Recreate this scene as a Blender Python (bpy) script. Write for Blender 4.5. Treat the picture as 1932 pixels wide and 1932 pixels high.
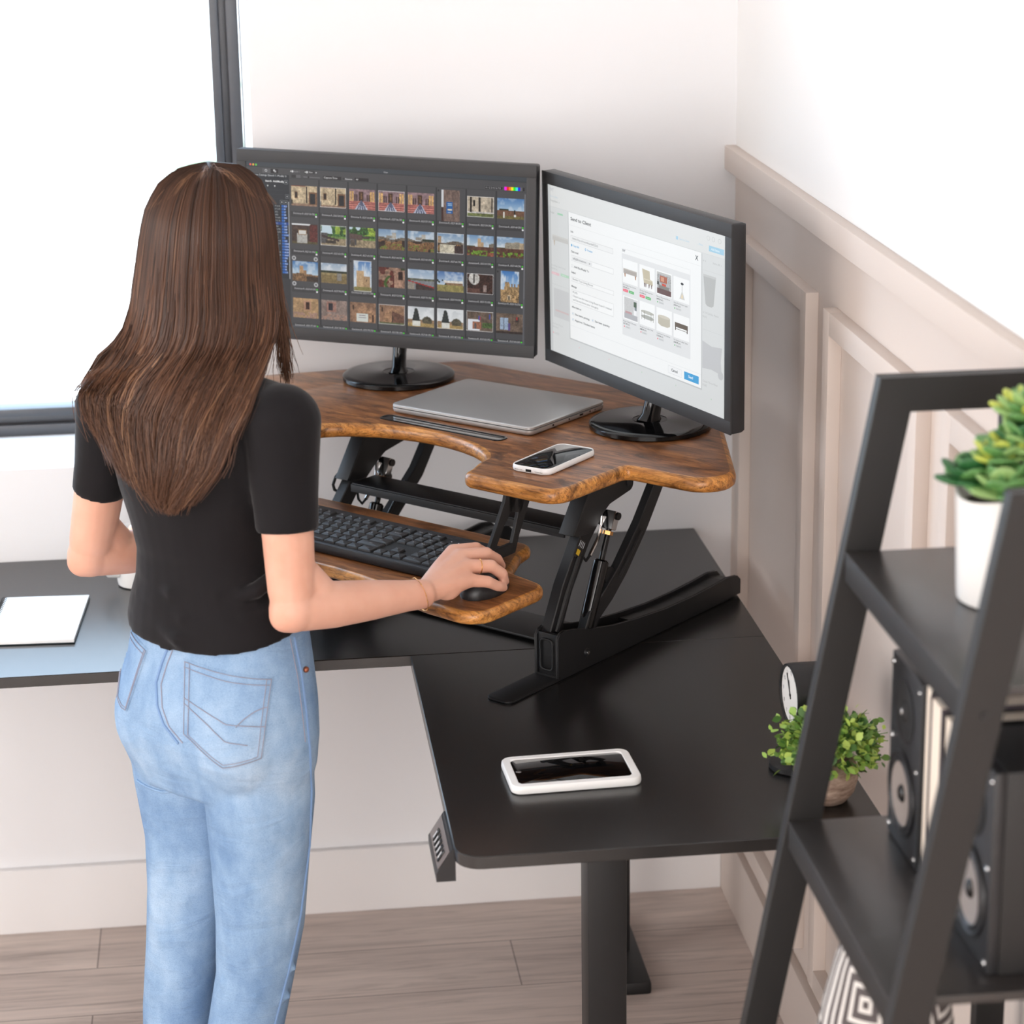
import bpy, bmesh, math, random
import numpy as np
from mathutils import Vector, Matrix
from mathutils.bvhtree import BVHTree

random.seed(7)
rng = np.random.default_rng(7)
sc = bpy.context.scene
COL = sc.collection
for o in list(bpy.data.objects):
    bpy.data.objects.remove(o)

# ------------------------------------------------------------------ camera
cam_d = bpy.data.cameras.new('camera')
cam = bpy.data.objects.new('camera', cam_d)
COL.objects.link(cam)
cam_d.sensor_width = 36.0
cam_d.lens = 4500.0 / 1932.0 * 36.0
cam_d.clip_start = 0.05
cam_d.clip_end = 300
cr, cu, cf = (0.9928, -0.1192, -0.0143), (0.0483, 0.2875, 0.9566), (0.1099, 0.9503, -0.2912)
cam.matrix_world = Matrix(((cr[0], cu[0], -cf[0], -0.9029), (cr[1], cu[1], -cf[1], -4.2157),
                           (cr[2], cu[2], -cf[2], 2.0793), (0, 0, 0, 1)))
cam_d.dof.use_dof = True
cam_d.dof.focus_distance = 3.65
cam_d.dof.aperture_fstop = 4.8
sc.camera = cam

# ------------------------------------------------------------------ world, lights, exposure
sc.view_settings.view_transform = 'Standard'
sc.view_settings.look = 'None'
sc.view_settings.exposure = 0.09
sc.view_settings.gamma = 1.0
sc.view_settings.use_curve_mapping = False
sc.cycles.use_denoising = True
sc.cycles.max_bounces = 8
sc.cycles.diffuse_bounces = 5
sc.cycles.sample_clamp_indirect = 8.0

w = bpy.data.worlds.new('daylight_sky')
sc.world = w
w.use_nodes = True
bg = w.node_tree.nodes['Background']
bg.inputs[0].default_value = (0.60, 0.79, 1.0, 1)
bg.inputs[1].default_value = 6.0

def area(name, loc, target, sx, sy, power, col):
    d = bpy.data.lights.new(name, 'AREA')
    d.shape = 'RECTANGLE'; d.size = sx; d.size_y = sy
    d.energy = power; d.color = col
    o = bpy.data.objects.new(name, d)
    COL.objects.link(o)
    o.location = loc
    o.rotation_euler = (Vector(target) - Vector(loc)).to_track_quat('-Z', 'Y').to_euler()
    return o

sun_d = bpy.data.lights.new('sun', 'SUN')
sun_d.energy = 9.0; sun_d.angle = 0.01; sun_d.color = (1, 0.96, 0.9)
sun = bpy.data.objects.new('sun', sun_d)
COL.objects.link(sun)
sun.location = (0, -2, 12)
sun.rotation_euler = (math.radians(32), 0, math.radians(15))
# area lamps added as fill at left and rear; those walls have no windows
area('left_area_fill', (-3.85, -1.9, 1.75), (0, -1.5, 1.1), 2.2, 1.7, 50, (1.0, 0.985, 0.97))
area('rear_area_fill', (-1.6, -6.3, 1.55), (-0.8, 0, 0.75), 3.6, 2.7, 150, (1.0, 0.975, 0.955))

# ------------------------------------------------------------------ helpers
def s1(c):
    c = c / 255.0
    return c / 12.92 if c <= 0.04045 else ((c + 0.055) / 1.055) ** 2.4
def S(r, g, b):
    return (s1(r), s1(g), s1(b), 1.0)

def mat(name, col, rough=0.5, metal=0.0, spec=0.5, coat=0.0, emit=None, sss=0.0):
    m = bpy.data.materials.new(name)
    m.use_nodes = True
    p = m.node_tree.nodes['Principled BSDF']
    p.inputs['Base Color'].default_value = col
    p.inputs['Roughness'].default_value = rough
    p.inputs['Metallic'].default_value = metal
    p.inputs['Specular IOR Level'].default_value = spec
    p.inputs['Coat Weight'].default_value = coat
    if sss:
        p.inputs['Subsurface Weight'].default_value = sss
        p.inputs['Subsurface Radius'].default_value = (0.012, 0.005, 0.003)
        p.inputs['Subsurface Scale'].default_value = 1.0
    if emit:
        p.inputs['Emission Color'].default_value = emit
        p.inputs['Emission Strength'].default_value = 1.0
    return m

class NT:
    def __init__(self, m):
        self.t = m.node_tree; self.p = m.node_tree.nodes['Principled BSDF']
        self.c = None
    def n(self, kind, **kw):
        nd = self.t.nodes.new(kind)
        for k, v in kw.items():
            setattr(nd, k, v)
        return nd
    def l(self, a, b):
        self.t.links.new(a, b)
    def coords(self, scale, kind='Object', rot=(0, 0, 0)):
        tc = self.n('ShaderNodeTexCoord'); mp = self.n('ShaderNodeMapping')
        mp.inputs['Scale'].default_value = scale
        mp.inputs['Rotation'].default_value = rot
        self.l(tc.outputs[kind], mp.inputs['Vector'])
        return mp.outputs['Vector']
    def noise(self, vec, scale, detail=4, rough=0.55, dist=0.0):
        nd = self.n('ShaderNodeTexNoise')
        nd.inputs['Scale'].default_value = scale; nd.inputs['Detail'].default_value = detail
        nd.inputs['Roughness'].default_value = rough; nd.inputs['Distortion'].default_value = dist
        self.l(vec, nd.inputs['Vector'])
        return nd.outputs['Fac']
    def ramp(self, fac, stops):
        nd = self.n('ShaderNodeValToRGB')
        e = nd.color_ramp.elements
        while len(e) < len(stops):
            e.new(0.5)
        for i, (pos, col) in enumerate(stops):
            e[i].position = pos; e[i].color = col
        self.l(fac, nd.inputs['Fac'])
        return nd.outputs['Color']
    def mix(self, fac, a, b, blend='MIX'):
        nd = self.n('ShaderNodeMix', data_type='RGBA', blend_type=blend)
        for sock, v in ((nd.inputs[0], fac), (nd.inputs[6], a), (nd.inputs[7], b)):
            if hasattr(v, 'is_linked') or hasattr(v, 'links'):
                self.l(v, sock)
            else:
                sock.default_value = v
        return nd.outputs[2]
    def bump(self, h, strength=0.2, dist=0.002):
        nd = self.n('ShaderNodeBump')
        nd.inputs['Strength'].default_value = strength; nd.inputs['Distance'].default_value = dist
        self.l(h, nd.inputs['Height']); self.l(nd.outputs['Normal'], self.p.inputs['Normal'])
    def base(self, c):
        self.l(c, self.p.inputs['Base Color'])

def link(o, parent=None):
    COL.objects.link(o)
    if parent is not None:
        o.parent = parent
    return o

def finish(me, mats, smooth=40):
    for m in (mats if isinstance(mats, (list, tuple)) else [mats]):
        me.materials.append(m)
    if smooth:
        for p in me.polygons:
            p.use_smooth = True
        try:
            me.set_sharp_from_angle(angle=math.radians(smooth))
        except Exception:
            pass
    return me

class MB:
    """collects shapes into one mesh"""
    def __init__(self):
        self.b = bmesh.new()
        self.mi = 0
    def _new(self, v0, f0, M=None, mi=None):
        self.b.verts.ensure_lookup_table(); self.b.faces.ensure_lookup_table()
        vs = self.b.verts[v0:]
        if M is not None:
            bmesh.ops.transform(self.b, matrix=M, verts=vs)
        for f in self.b.faces[f0:]:
            f.material_index = self.mi if mi is None else mi
        return vs
    def box(self, c, s, bev=0.0, M=None, seg=2, mi=None):
        v0, f0 = len(self.b.verts), len(self.b.faces)
        t = bmesh.new()
        bmesh.ops.create_cube(t, size=1.0)
        bmesh.ops.scale(t, vec=s, verts=t.verts)
        if bev > 0:
            bmesh.ops.bevel(t, geom=t.edges[:], offset=bev, segments=seg, profile=0.6, affect='EDGES')
        bmesh.ops.translate(t, vec=c, verts=t.verts)
        self.join(t, M, mi)
        return self
    def join(self, t, M=None, mi=None):
        v0, f0 = len(self.b.verts), len(self.b.faces)
        me = bpy.data.meshes.new('tmp')
        t.to_mesh(me); t.free()
        self.b.from_mesh(me)
        bpy.data.meshes.remove(me)
        self._new(v0, f0, M, mi)
    def bb(self, x0, x1, y0, y1, z0, z1, bev=0.0, M=None, mi=None):
        return self.box(((x0+x1)/2, (y0+y1)/2, (z0+z1)/2), (abs(x1-x0), abs(y1-y0), abs(z1-z0)), bev, M, mi=mi)
    def cyl(self, p0, p1, r0, r1=None, n=24, M=None, mi=None):
        return self.tube([p0, p1], [r0, r0 if r1 is None else r1], n, M=M, mi=mi)
    def tube(self, pts, r, n=10, M=None, closed=False, mi=None, asp=None):
        pts = [Vector(p) for p in pts]
        rr = r if isinstance(r, (list, tuple)) else [r] * len(pts)
        v0, f0 = len(self.b.verts), len(self.b.faces)
        up = None; rings = []
        for i, p in enumerate(pts):
            a = pts[i-1] if (i > 0 or closed) else p
            c = pts[(i+1) % len(pts)] if (i < len(pts)-1 or closed) else p
            d = (c - a).normalized()
            if up is None:
                up = Vector((0, 0, 1)) if abs(d.z) < 0.9 else Vector((1, 0, 0))
            x = d.cross(up)
            x = x.normalized() if x.length > 1e-6 else Vector((1, 0, 0))
            up = x.cross(d).normalized()
            ax, ay = (1, 1) if asp is None else asp
            rings.append([self.b.verts.new(p + x * (math.cos(k*2*math.pi/n) * rr[i] * ax) + up * (math.sin(k*2*math.pi/n) * rr[i] * ay)) for k in range(n)])
        m = len(rings)
        for i in range(m if closed else m - 1):
            A, B = rings[i], rings[(i+1) % m]
            for k in range(n):
                self.b.faces.new((A[k], A[(k+1) % n], B[(k+1) % n], B[k]))
        if not closed:
            self.b.faces.new(rings[0][::-1]); self.b.faces.new(rings[-1])
        self._new(v0, f0, M, mi)
        return self
    def lathe(self, prof, n=48, M=None, mi=None, cap=True, top=True):
        v0, f0 = len(self.b.verts), len(self.b.faces)
        rings = []
        for r, z in prof:
            rings.append([self.b.verts.new((r*math.cos(k*2*math.pi/n), r*math.sin(k*2*math.pi/n), z)) for k in range(n)])
        for A, B in zip(rings, rings[1:]):
            for k in range(n):
                self.b.faces.new((A[k], A[(k+1) % n], B[(k+1) % n], B[k]))
        if cap:
            self.b.faces.new(rings[0][::-1])
            if top: self.b.faces.new(rings[-1])
        self._new(v0, f0, M, mi)
        return self
    def slab(self, out, prof, M=None, side=None, mi=None):
        """outline (counter-clockwise 2D) swept through (inset, z) rings, capped"""
        v0, f0 = len(self.b.verts), len(self.b.faces)
        n = len(out); nr = []
        for i in range(n):
            a, b, c = Vector(out[i-1]), Vector(out[i]), Vector(out[(i+1) % n])
            d1 = (b-a).normalized(); d2 = (c-b).normalized()
            n1 = Vector((-d1.y, d1.x)); n2 = Vector((-d2.y, d2.x))
            m = (n1+n2)
            m = m.normalized() if m.length > 1e-6 else n1
            nr.append(m / max(0.5, m.dot(n1)))
        rings = []
        for ins, z in prof:
            rings.append([self.b.verts.new((out[i][0]+nr[i].x*ins, out[i][1]+nr[i].y*ins, z)) for i in range(n)])
        sf = []
        for A, B in zip(rings, rings[1:]):
            for k in range(n):
                sf.append(self.b.faces.new((A[k], A[(k+1) % n], B[(k+1) % n], B[k])))
        self.b.faces.new(rings[0][::-1]); self.b.faces.new(rings[-1])
        self._new(v0, f0, M, mi)
        if side is not None:
            for f in sf:
                f.material_index = side
        return self
    def ell(self, c, r, M=None, u=20, v=14, mi=None):
        t = bmesh.new()
        bmesh.ops.create_uvsphere(t, u_segments=u, v_segments=v, radius=1.0)
        bmesh.ops.scale(t, vec=r, verts=t.verts)
        if M is not None:
            bmesh.ops.transform(t, matrix=M, verts=t.verts)
        bmesh.ops.translate(t, vec=c, verts=t.verts)
        self.join(t, None, mi)
        return self
    def poly(self, pts, mi=None):
        f = self.b.faces.new([self.b.verts.new(p) for p in pts])
        f.material_index = self.mi if mi is None else mi
        return self
    def mesh(self, name, mats, smooth=40):
        bmesh.ops.recalc_face_normals(self.b, faces=self.b.faces[:])
        me = bpy.data.meshes.new(name)
        self.b.to_mesh(me); self.b.free()
        return finish(me, mats, smooth)
    def build(self, name, mats, parent=None, smooth=40, M=None):
        o = bpy.data.objects.new(name, self.mesh(name, mats, smooth))
        if M is not None:
            o.matrix_basis = M
        return link(o, parent)

def rp(pts, seg=6):
    """rounded polygon from (x, y, radius)"""
    out = []; n = len(pts)
    for i in range(n):
        p = Vector(pts[i][:2]); a = Vector(pts[i-1][:2]); c = Vector(pts[(i+1) % n][:2])
        r = pts[i][2] if len(pts[i]) > 2 else 0
        if r <= 0:
            out.append((p.x, p.y)); continue
        u = (a-p).normalized(); v = (c-p).normalized()
        ang = math.acos(max(-1, min(1, u.dot(v))))
        d = min(r / math.tan(ang/2), 0.49*(a-p).length, 0.49*(c-p).length)
        rr = d * math.tan(ang/2)
        q = p + (u+v).normalized() * (rr / math.sin(ang/2))
        s = p + u*d - q; e = p + v*d - q
        a0 = math.atan2(s.y, s.x); a1 = math.atan2(e.y, e.x)
        da = (a1 - a0 + math.pi) % (2*math.pi) - math.pi
        for k in range(seg+1):
            t = a0 + da*k/seg
            out.append((q.x + rr*math.cos(t), q.y + rr*math.sin(t)))
    return out

def empty(name, loc=(0, 0, 0), rz=0.0):
    o = bpy.data.objects.new(name, None)
    COL.objects.link(o)
    o.location = loc; o.rotation_euler = (0, 0, rz); o.empty_display_size = 0.05
    return o
def tag(o, label, cat, group=None):
    o['label'] = label; o['category'] = cat
    if group: o['group'] = group
    return o
def struct(o):
    o['kind'] = 'structure'
    return o
def lab(o, t):
    o['label'] = t
    return o
def npmesh(name, V, F, mats, smooth=True):
    me = bpy.data.meshes.new(name)
    V = np.asarray(V, np.float32); F = np.asarray(F, np.int32)
    k = F.shape[1]
    me.vertices.add(len(V)); me.vertices.foreach_set('co', V.ravel())
    me.loops.add(F.size); me.loops.foreach_set('vertex_index', F.ravel())
    me.polygons.add(len(F))
    me.polygons.foreach_set('loop_start', np.arange(0, F.size, k, dtype=np.int32))
    me.polygons.foreach_set('loop_total', np.full(len(F), k, np.int32))
    if smooth:
        me.polygons.foreach_set('use_smooth', np.ones(len(F), bool))
    me.update(calc_edges=True)
    for m in (mats if isinstance(mats, (list, tuple)) else [mats]):
        me.materials.append(m)
    return me

_txt = {}
def text_geo(s, bold=False):
    """triangles of a string at unit size, baseline at y=0: (verts Nx2, tris)"""
    key = (s, bold)
    if key in _txt: return _txt[key]
    cd = bpy.data.curves.new('t', 'FONT')
    cd.body = s; cd.resolution_u = 2; cd.fill_mode = 'FRONT'
    if bold: cd.offset = 0.02
    o = bpy.data.objects.new('t', cd); COL.objects.link(o)
    dg = bpy.context.evaluated_depsgraph_get()
    me = bpy.data.meshes.new_from_object(o.evaluated_get(dg))
    me.calc_loop_triangles()
    V = np.array([v.co[:2] for v in me.vertices]).reshape(-1, 2)
    T = np.array([t.vertices[:] for t in me.loop_triangles], int).reshape(-1, 3)
    bpy.data.objects.remove(o); bpy.data.curves.remove(cd); bpy.data.meshes.remove(me)
    _txt[key] = (V, T)
    return V, T

def remesh(mb, voxel, iters=6, factor=0.5):
    me = bpy.data.meshes.new('tmp')
    bmesh.ops.recalc_face_normals(mb.b, faces=mb.b.faces[:])
    mb.b.to_mesh(me); mb.b.free()
    o = bpy.data.objects.new('tmp', me); COL.objects.link(o)
    m = o.modifiers.new('r', 'REMESH'); m.mode = 'VOXEL'; m.voxel_size = voxel; m.use_smooth_shade = True
    if iters:
        m2 = o.modifiers.new('s', 'SMOOTH'); m2.factor = factor; m2.iterations = iters
    dg = bpy.context.evaluated_depsgraph_get()
    out = bpy.data.meshes.new_from_object(o.evaluated_get(dg))
    bpy.data.objects.remove(o); bpy.data.meshes.remove(me)
    for p in out.polygons: p.use_smooth = True
    out.materials.clear()
    return out

# ------------------------------------------------------------------ materials
M = {}
M['black_metal'] = mat('black_metal', S(24, 24, 25), 0.45)
M['gloss_black'] = mat('gloss_black', S(12, 12, 13), 0.08)
M['dark_plastic'] = mat('dark_plastic', S(30, 30, 32), 0.4)
M['key_plastic'] = mat('key_plastic', S(34, 35, 38), 0.5)
M['bezel'] = mat('bezel', S(48, 48, 49), 0.55)
M['white_plastic'] = mat('white_plastic', S(240, 239, 237), 0.4)
M['white_ceramic'] = mat('white_ceramic', S(240, 238, 235), 0.25)
M['chrome'] = mat('chrome', S(215, 215, 215), 0.18, 1.0)
M['aluminium'] = mat('aluminium', S(196, 194, 192), 0.42, 0.75)
M['screen_glass'] = mat('screen_glass', S(6, 7, 9), 0.04)
M['paper'] = mat('paper', S(244, 244, 243), 0.8)
M['page_edge'] = mat('page_edge', S(236, 222, 205), 0.8)
M['gold'] = mat('gold', S(226, 172, 110), 0.25, 1.0)
M['copper'] = mat('copper', S(150, 92, 70), 0.4, 0.8)
M['rubber'] = mat('rubber', S(16, 16, 17), 0.7)
M['white_ink'] = mat('white_ink', S(205, 208, 212), 0.6)
M['yellow_ink'] = mat('yellow_ink', S(214, 176, 40), 0.6)
M['grey_cone'] = mat('grey_cone', S(150, 140, 134), 0.4)
M['dark_cloth'] = mat('dark_cloth', S(30, 30, 31), 0.9)

def m_wall(name, col, s=1.0):
    m = mat(name, col, 0.75, spec=0.3); t = NT(m)
    v = t.coords((1, 1, 1))
    t.bump(t.noise(v, 180, 3), 0.05, 0.001)
    return m
M['wall_white'] = m_wall('wall_white', S(238, 237, 238))
M['wall_right'] = m_wall('wall_right_paint', S(242, 240, 238))
M['wainscot'] = m_wall('wainscot_paint', S(217, 204, 195))
M['base_white'] = m_wall('baseboard_paint', S(240, 237, 236))

m = mat('desk_black', S(24, 23, 23), 0.27, spec=0.85); t = NT(m); v = t.coords((1, 1, 1))
t.bump(t.noise(v, 900, 2), 0.06, 0.0004); M['desk_black'] = m

def m_wood(name, dark, mid, light, gs):
    m = mat(name, S(120, 75, 45), 0.30, spec=0.5); t = NT(m)
    a = t.noise(t.coords((3.0, 20, 20)), 2.2, 8, 0.68, 1.4)
    b = t.noise(t.coords((4.5, 11, 11)), 2.0, 6, 0.66, 1.6)
    c = t.noise(t.coords((9, 150, 150)), 1.6, 5, 0.7, 0.6)
    f = t.noise(t.coords((60, 260, 260)), 1.5, 3, 0.7)
    col = t.ramp(a, [(0.30, dark), (0.50, mid), (0.70, light)])
    patch = t.ramp(b, [(0.34, (0.22, 0.19, 0.18, 1)), (0.44, (0.72, 0.69, 0.67, 1)), (0.54, (1, 1, 1, 1)), (0.75, (1.2, 1.14, 1.05, 1))])
    col = t.mix(0.9, col, patch, 'MULTIPLY')
    grain = t.ramp(c, [(0.36, (0.35, 0.31, 0.29, 1)), (0.50, (1, 1, 1, 1))])
    col = t.mix(gs, col, grain, 'MULTIPLY')
    fl = t.ramp(f, [(0.30, (0.3, 0.27, 0.25, 1)), (0.42, (1, 1, 1, 1))])
    col = t.mix(gs*0.8, col, fl, 'MULTIPLY')
    t.base(col)
    t.bump(c, 0.05, 0.0006)
    return m
M['wood'] = m_wood('rustic_wood', S(84, 52, 32), S(140, 90, 54), S(180, 122, 74), 0.5)
M['wood_edge'] = m_wood('rustic_wood_edge', S(130, 82, 42), S(196, 132, 66), S(228, 166, 92), 0.95)

m = mat('floor_vinyl', S(150, 132, 125), 0.5); t = NT(m)
v = t.coords((1, 1, 1))
br = t.n('ShaderNodeTexBrick')
br.inputs['Scale'].default_value = 1.0; br.inputs['Brick Width'].default_value = 1.22; br.inputs['Row Height'].default_value = 0.178
br.inputs['Mortar Size'].default_value = 0.0012; br.offset = 0.37
br.inputs['Color1'].default_value = S(216, 201, 191); br.inputs['Color2'].default_value = S(198, 182, 173); br.inputs['Mortar'].default_value = S(128, 114, 107)
t.l(v, br.inputs['Vector'])
g = t.noise(t.coords((1.3, 22, 1)), 2.2, 8, 0.65, 1.2)
g2 = t.noise(t.coords((0.8, 5, 1)), 1.7, 4, 0.6, 0.8)
c = t.mix(0.75, br.outputs['Color'], t.ramp(g, [(0.3, (0.55, 0.53, 0.52, 1)), (0.5, (1, 1, 1, 1)), (0.75, (1.2, 1.18, 1.16, 1))]), 'MULTIPLY')
c = t.mix(0.6, c, t.ramp(g2, [(0.3, (0.72, 0.7, 0.7, 1)), (0.6, (1.1, 1.1, 1.1, 1))]), 'MULTIPLY')
t.base(c); M['floor'] = m

m = mat('ladder_black', S(27, 25, 24), 0.5); t = NT(m)
t.bump(t.noise(t.coords((40, 400, 400)), 1.0, 4), 0.12, 0.0006); M['ladder'] = m
m = mat('shelf_black', S(42, 39, 38), 0.30, spec=0.85); t = NT(m)
t.bump(t.noise(t.coords((400, 30, 400)), 1.0, 4), 0.15, 0.0006); M['shelf'] = m

m = mat('ground_outside', S(225, 222, 214), 0.9); t = NT(m)
v = t.coords((0.35, 1.0, 1))
t.base(t.ramp(t.noise(v, 0.55, 5, 0.6), [(0.56, S(232, 230, 224)), (0.64, S(104, 128, 92))])); M['ground'] = m

gm = bpy.data.materials.new('window_glass'); gm.use_nodes = True
nt = gm.node_tree; nt.nodes.remove(nt.nodes['Principled BSDF'])
tr = nt.nodes.new('ShaderNodeBsdfTransparent'); gl = nt.nodes.new('ShaderNodeBsdfGlossy'); gl.inputs['Roughness'].default_value = 0.0
mx = nt.nodes.new('ShaderNodeMixShader'); mx.inputs[0].default_value = 0.06
nt.links.new(tr.outputs[0], mx.inputs[1]); nt.links.new(gl.outputs[0], mx.inputs[2])
nt.links.new(mx.outputs[0], nt.nodes['Material Output'].inputs['Surface']); M['glass'] = gm

def m_screen(name):
    m = mat(name, S(8, 8, 9), 0.35, spec=0.3); t = NT(m)
    at = t.n('ShaderNodeAttribute'); at.attribute_name = 'Col'
    t.l(at.outputs['Color'], t.p.inputs['Emission Color']); t.p.inputs['Emission Strength'].default_value = 0.92
    return m
M['screen'] = m_screen('screen_display')

# ------------------------------------------------------------------ room
WX, WR = -4.0, -6.6      # left wall x, rear wall y
b = MB(); b.bb(WX, 0.0, WR, 0.0, -0.02, 0.0)
struct(b.build('floor', M['floor'], smooth=0))
b = MB(); b.bb(WX, 0.2, WR, 0.28, 2.7, 2.75)
struct(b.build('ceiling', m_wall('ceiling_paint', S(205, 203, 202)), smooth=0))
# back wall with the window opening, 0.275 m deep
OX0, OX1, OZ0, OZ1 = -2.7, -0.864, 0.9125, 2.35
b = MB()
b.bb(WX, 0.2, 0.0, 0.275, -0.02, OZ0)
b.bb(WX, OX0, 0.0, 0.275, OZ0, 2.7)
b.bb(OX0, OX1, 0.0, 0.275, OZ1, 2.7)
b.slab([(OX1, 0.0), (0.2, 0.0), (0.2, 0.275), (OX1-0.013, 0.275)], [(0, OZ0), (0, 2.7)])
struct(b.build('wall_back', M['wall_white'], smooth=0))
b = MB(); b.bb(0.0, 0.2, WR, 0.0, 1.43, 2.7)
wr = struct(b.build('wall_right', M['wall_right'], smooth=0))
b = MB(); b.bb(0.0, 0.2, WR, 0.0, -0.02, 1.43)
b.build('wainscot', M['wainscot'], wr, smooth=0)
b = MB(); b.bb(WX-0.2, WX, WR, 0.275, -0.02, 2.7)
struct(b.build('wall_left', M['wall_white'], smooth=0))
b = MB(); b.bb(WX, 0.2, WR-0.2, WR, -0.02, 2.7)
struct(b.build('wall_rear', M['wall_white'], smooth=0))
b = MB(); b.bb(WX, -0.015, -0.016, 0.0, 0.0, 0.132, 0.003)
struct(b.build('baseboard_back', M['base_white']))
b = MB(); b.bb(-0.016, 0.0, WR, -0.016, 0.0, 0.14, 0.003)
struct(b.build('baseboard_right', M['wainscot']))
# chair rail
b = MB(); b.bb(-0.021, 0.0, -2.31, 0.0, 1.414, 1.457, 0.002); b.bb(-0.021, 0.0, WR, -2.312, 1.414, 1.457, 0.002)
struct(b.build('trim_1', M['wainscot']))
k = 2
for y0, y1 in ((-0.12, -0.63), (-0.742, -1.25), (-1.362, -1.87), (-1.98, -2.49), (-2.60, -3.1)):
    b = MB(); z0, z1, wd, th = 0.18, 1.315, 0.036, 0.021
    for a0, a1, c0, c1 in ((y0, y0-wd, z0, z1), (y1+wd, y1, z0, z1), (y0-wd, y1+wd, z1-wd, z1), (y0-wd, y1+wd, z0, z0+wd)):
        b.bb(-th, 0.0, a0, a1, c0, c1, 0.0012)
    struct(b.build('trim_%d' % k, M['wainscot'])); k += 1

# window
win = empty('window_1', (-1.79, 0.27, OZ0)); struct(win)
Fx0, Fx1, Fz0, Fz1, Fy = -2.69, -0.878, OZ0 + 0.0, 2.34, 0.245
wl = lambda x0, x1, y0, y1, z0, z1, bv, bb_: bb_.bb(x0+1.79, x1+1.79, y0-0.27, y1-0.27, z0-OZ0, z1-OZ0, bv)
fm = mat('window_frame_metal', S(66, 67, 71), 0.35)
b = MB()
for inset, wd, ya, yb in ((0.0, 0.022, 0.235, 0.31), (0.022, 0.014, 0.25, 0.3), (0.036, 0.016, 0.24, 0.295)):
    x0, x1, z0, z1 = Fx0+inset, Fx1-inset, Fz0+inset, Fz1-inset
    wl(x0, x0+wd, ya, yb, z0, z1, 0.002, b); wl(x1-wd, x1, ya, yb, z0, z1, 0.002, b)
    wl(x0, x1, ya, yb, z0, z0+wd, 0.002, b); wl(x0, x1, ya, yb, z1-wd, z1, 0.002, b)
b.build('window_frame', fm, win)
b = MB(); wl(Fx0+0.05, Fx1-0.05, 0.268, 0.272, Fz0+0.05, Fz1-0.05, 0, b)
b.build('window_pane', M['glass'], win, smooth=0)

b = MB(); b.bb(-40, 40, 0.5, 70, -0.5, -0.4)
struct(b.build('ground_outside', M['ground'], smooth=0))

# ------------------------------------------------------------------ L-shaped desk
DX0, DX1, DXR, DY1, DY2, DZ = -1.76, -0.0715, -0.654, -0.606, -1.376, 0.74
desk = empty('corner_desk', (-0.4, -0.6, 0))
tag(desk, 'black L-shaped standing desk in the room corner', 'desk')
D = Matrix.Translation((0.4, 0.6, 0))
TH = 0.0185
pr = [(0.0012, DZ-TH), (0, DZ-TH+0.0012), (0, DZ-0.0012), (0.0012, DZ)]
b = MB(); b.slab(rp([(DX0, DY1, 0.03), (DX1, DY1), (DX1, -0.003, 0.004), (DX0, -0.003, 0.03)]), pr, M=D)
b.build('tabletop_panel', M['desk_black'], desk)
b = MB(); b.slab(rp([(DXR, DY2, 0.035), (DX1, DY2, 0.035), (DX1, DY1-0.0008), (DXR, DY1-0.0008)]), pr, M=D)
b.build('tabletop_panel', M['desk_black'], desk)
b = MB()
b.bb(-1.6, -0.25, -0.35, -0.29, DZ-TH-0.04, DZ-TH-0.0005, 0.003, D); b.bb(-0.43, -0.36, -1.28, -0.3, DZ-TH-0.04, DZ-TH-0.0005, 0.003, D)
b.build('frame_beam', M['black_metal'], desk)
def leg(cx, cy, w1, d1, fx, fy):
    b = MB()
    b.bb(cx-w1/2, cx+w1/2, cy-d1/2, cy+d1/2, 0.28, DZ-TH-0.001, 0.004, D)
    b.bb(cx-w1/2+0.006, cx+w1/2-0.006, cy-d1/2+0.006, cy+d1/2-0.006, 0.02, 0.3, 0.003, D)
    lg = b.build('leg', M['black_metal'], desk)
    b = MB(); b.bb(cx-fx/2, cx+fx/2, cy-fy/2, cy+fy/2, 0.0, 0.025, 0.006, D)
    b.build('foot', M['black_metal'], lg)
leg(-0.4115, -1.065, 0.058, 0.068, 0.5, 0.075)
leg(-0.262, -0.275, 0.05, 0.06, 0.075, 0.3)
leg(-1.62, -0.3, 0.058, 0.068, 0.075, 0.5)
# control panel under the left edge of the return
b = MB()
b.slab([(-0.026, -0.052), (0.0, -0.052), (0.0, -0.006), (-0.004, -0.006), (-0.026, -0.040)], [(0.0, 0.0), (0.0, 0.125)],
       M=D @ Matrix.Translation((DXR+0.002, -1.335, DZ)) @ Matrix(((1, 0, 0, 0), (0, 0, 1, 0), (0, 1, 0, 0), (0, 0, 0, 1))))
cp = b.build('control_panel', M['dark_plastic'], desk)
fn = Vector((-0.040+0.006, 0, 0.022)); fn = Vector((-0.84, 0, 0.54))
MP = D @ Matrix.Translation((DXR+0.002-0.015, -1.2725, DZ-0.023))
R0 = Matrix(((0, 0.54, -0.84, 0), (1, 0, 0, 0), (0, 0.84, 0.54, 0), (0, 0, 0, 1)))
pm_ = mat('panel_face', S(112, 104, 102), 0.3)
b = MB(); b.box((0, 0, 0.0006), (0.118, 0.030, 0.0012), 0.0005, MP @ R0)
b.build('panel_face', pm_, cp)
for i in range(5):
    b = MB(); b.box((-0.04 + i*0.0165, -0.002, 0.0020), (0.0115, 0.017, 0.003), 0.001, MP @ R0)
    b.box((-0.04 + i*0.0165, -0.002, 0.0037), (0.003, 0.010, 0.0006), 0, MP @ R0, mi=1)
    b.build('button', [M['gloss_black'], M['white_ink']], cp)

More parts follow.
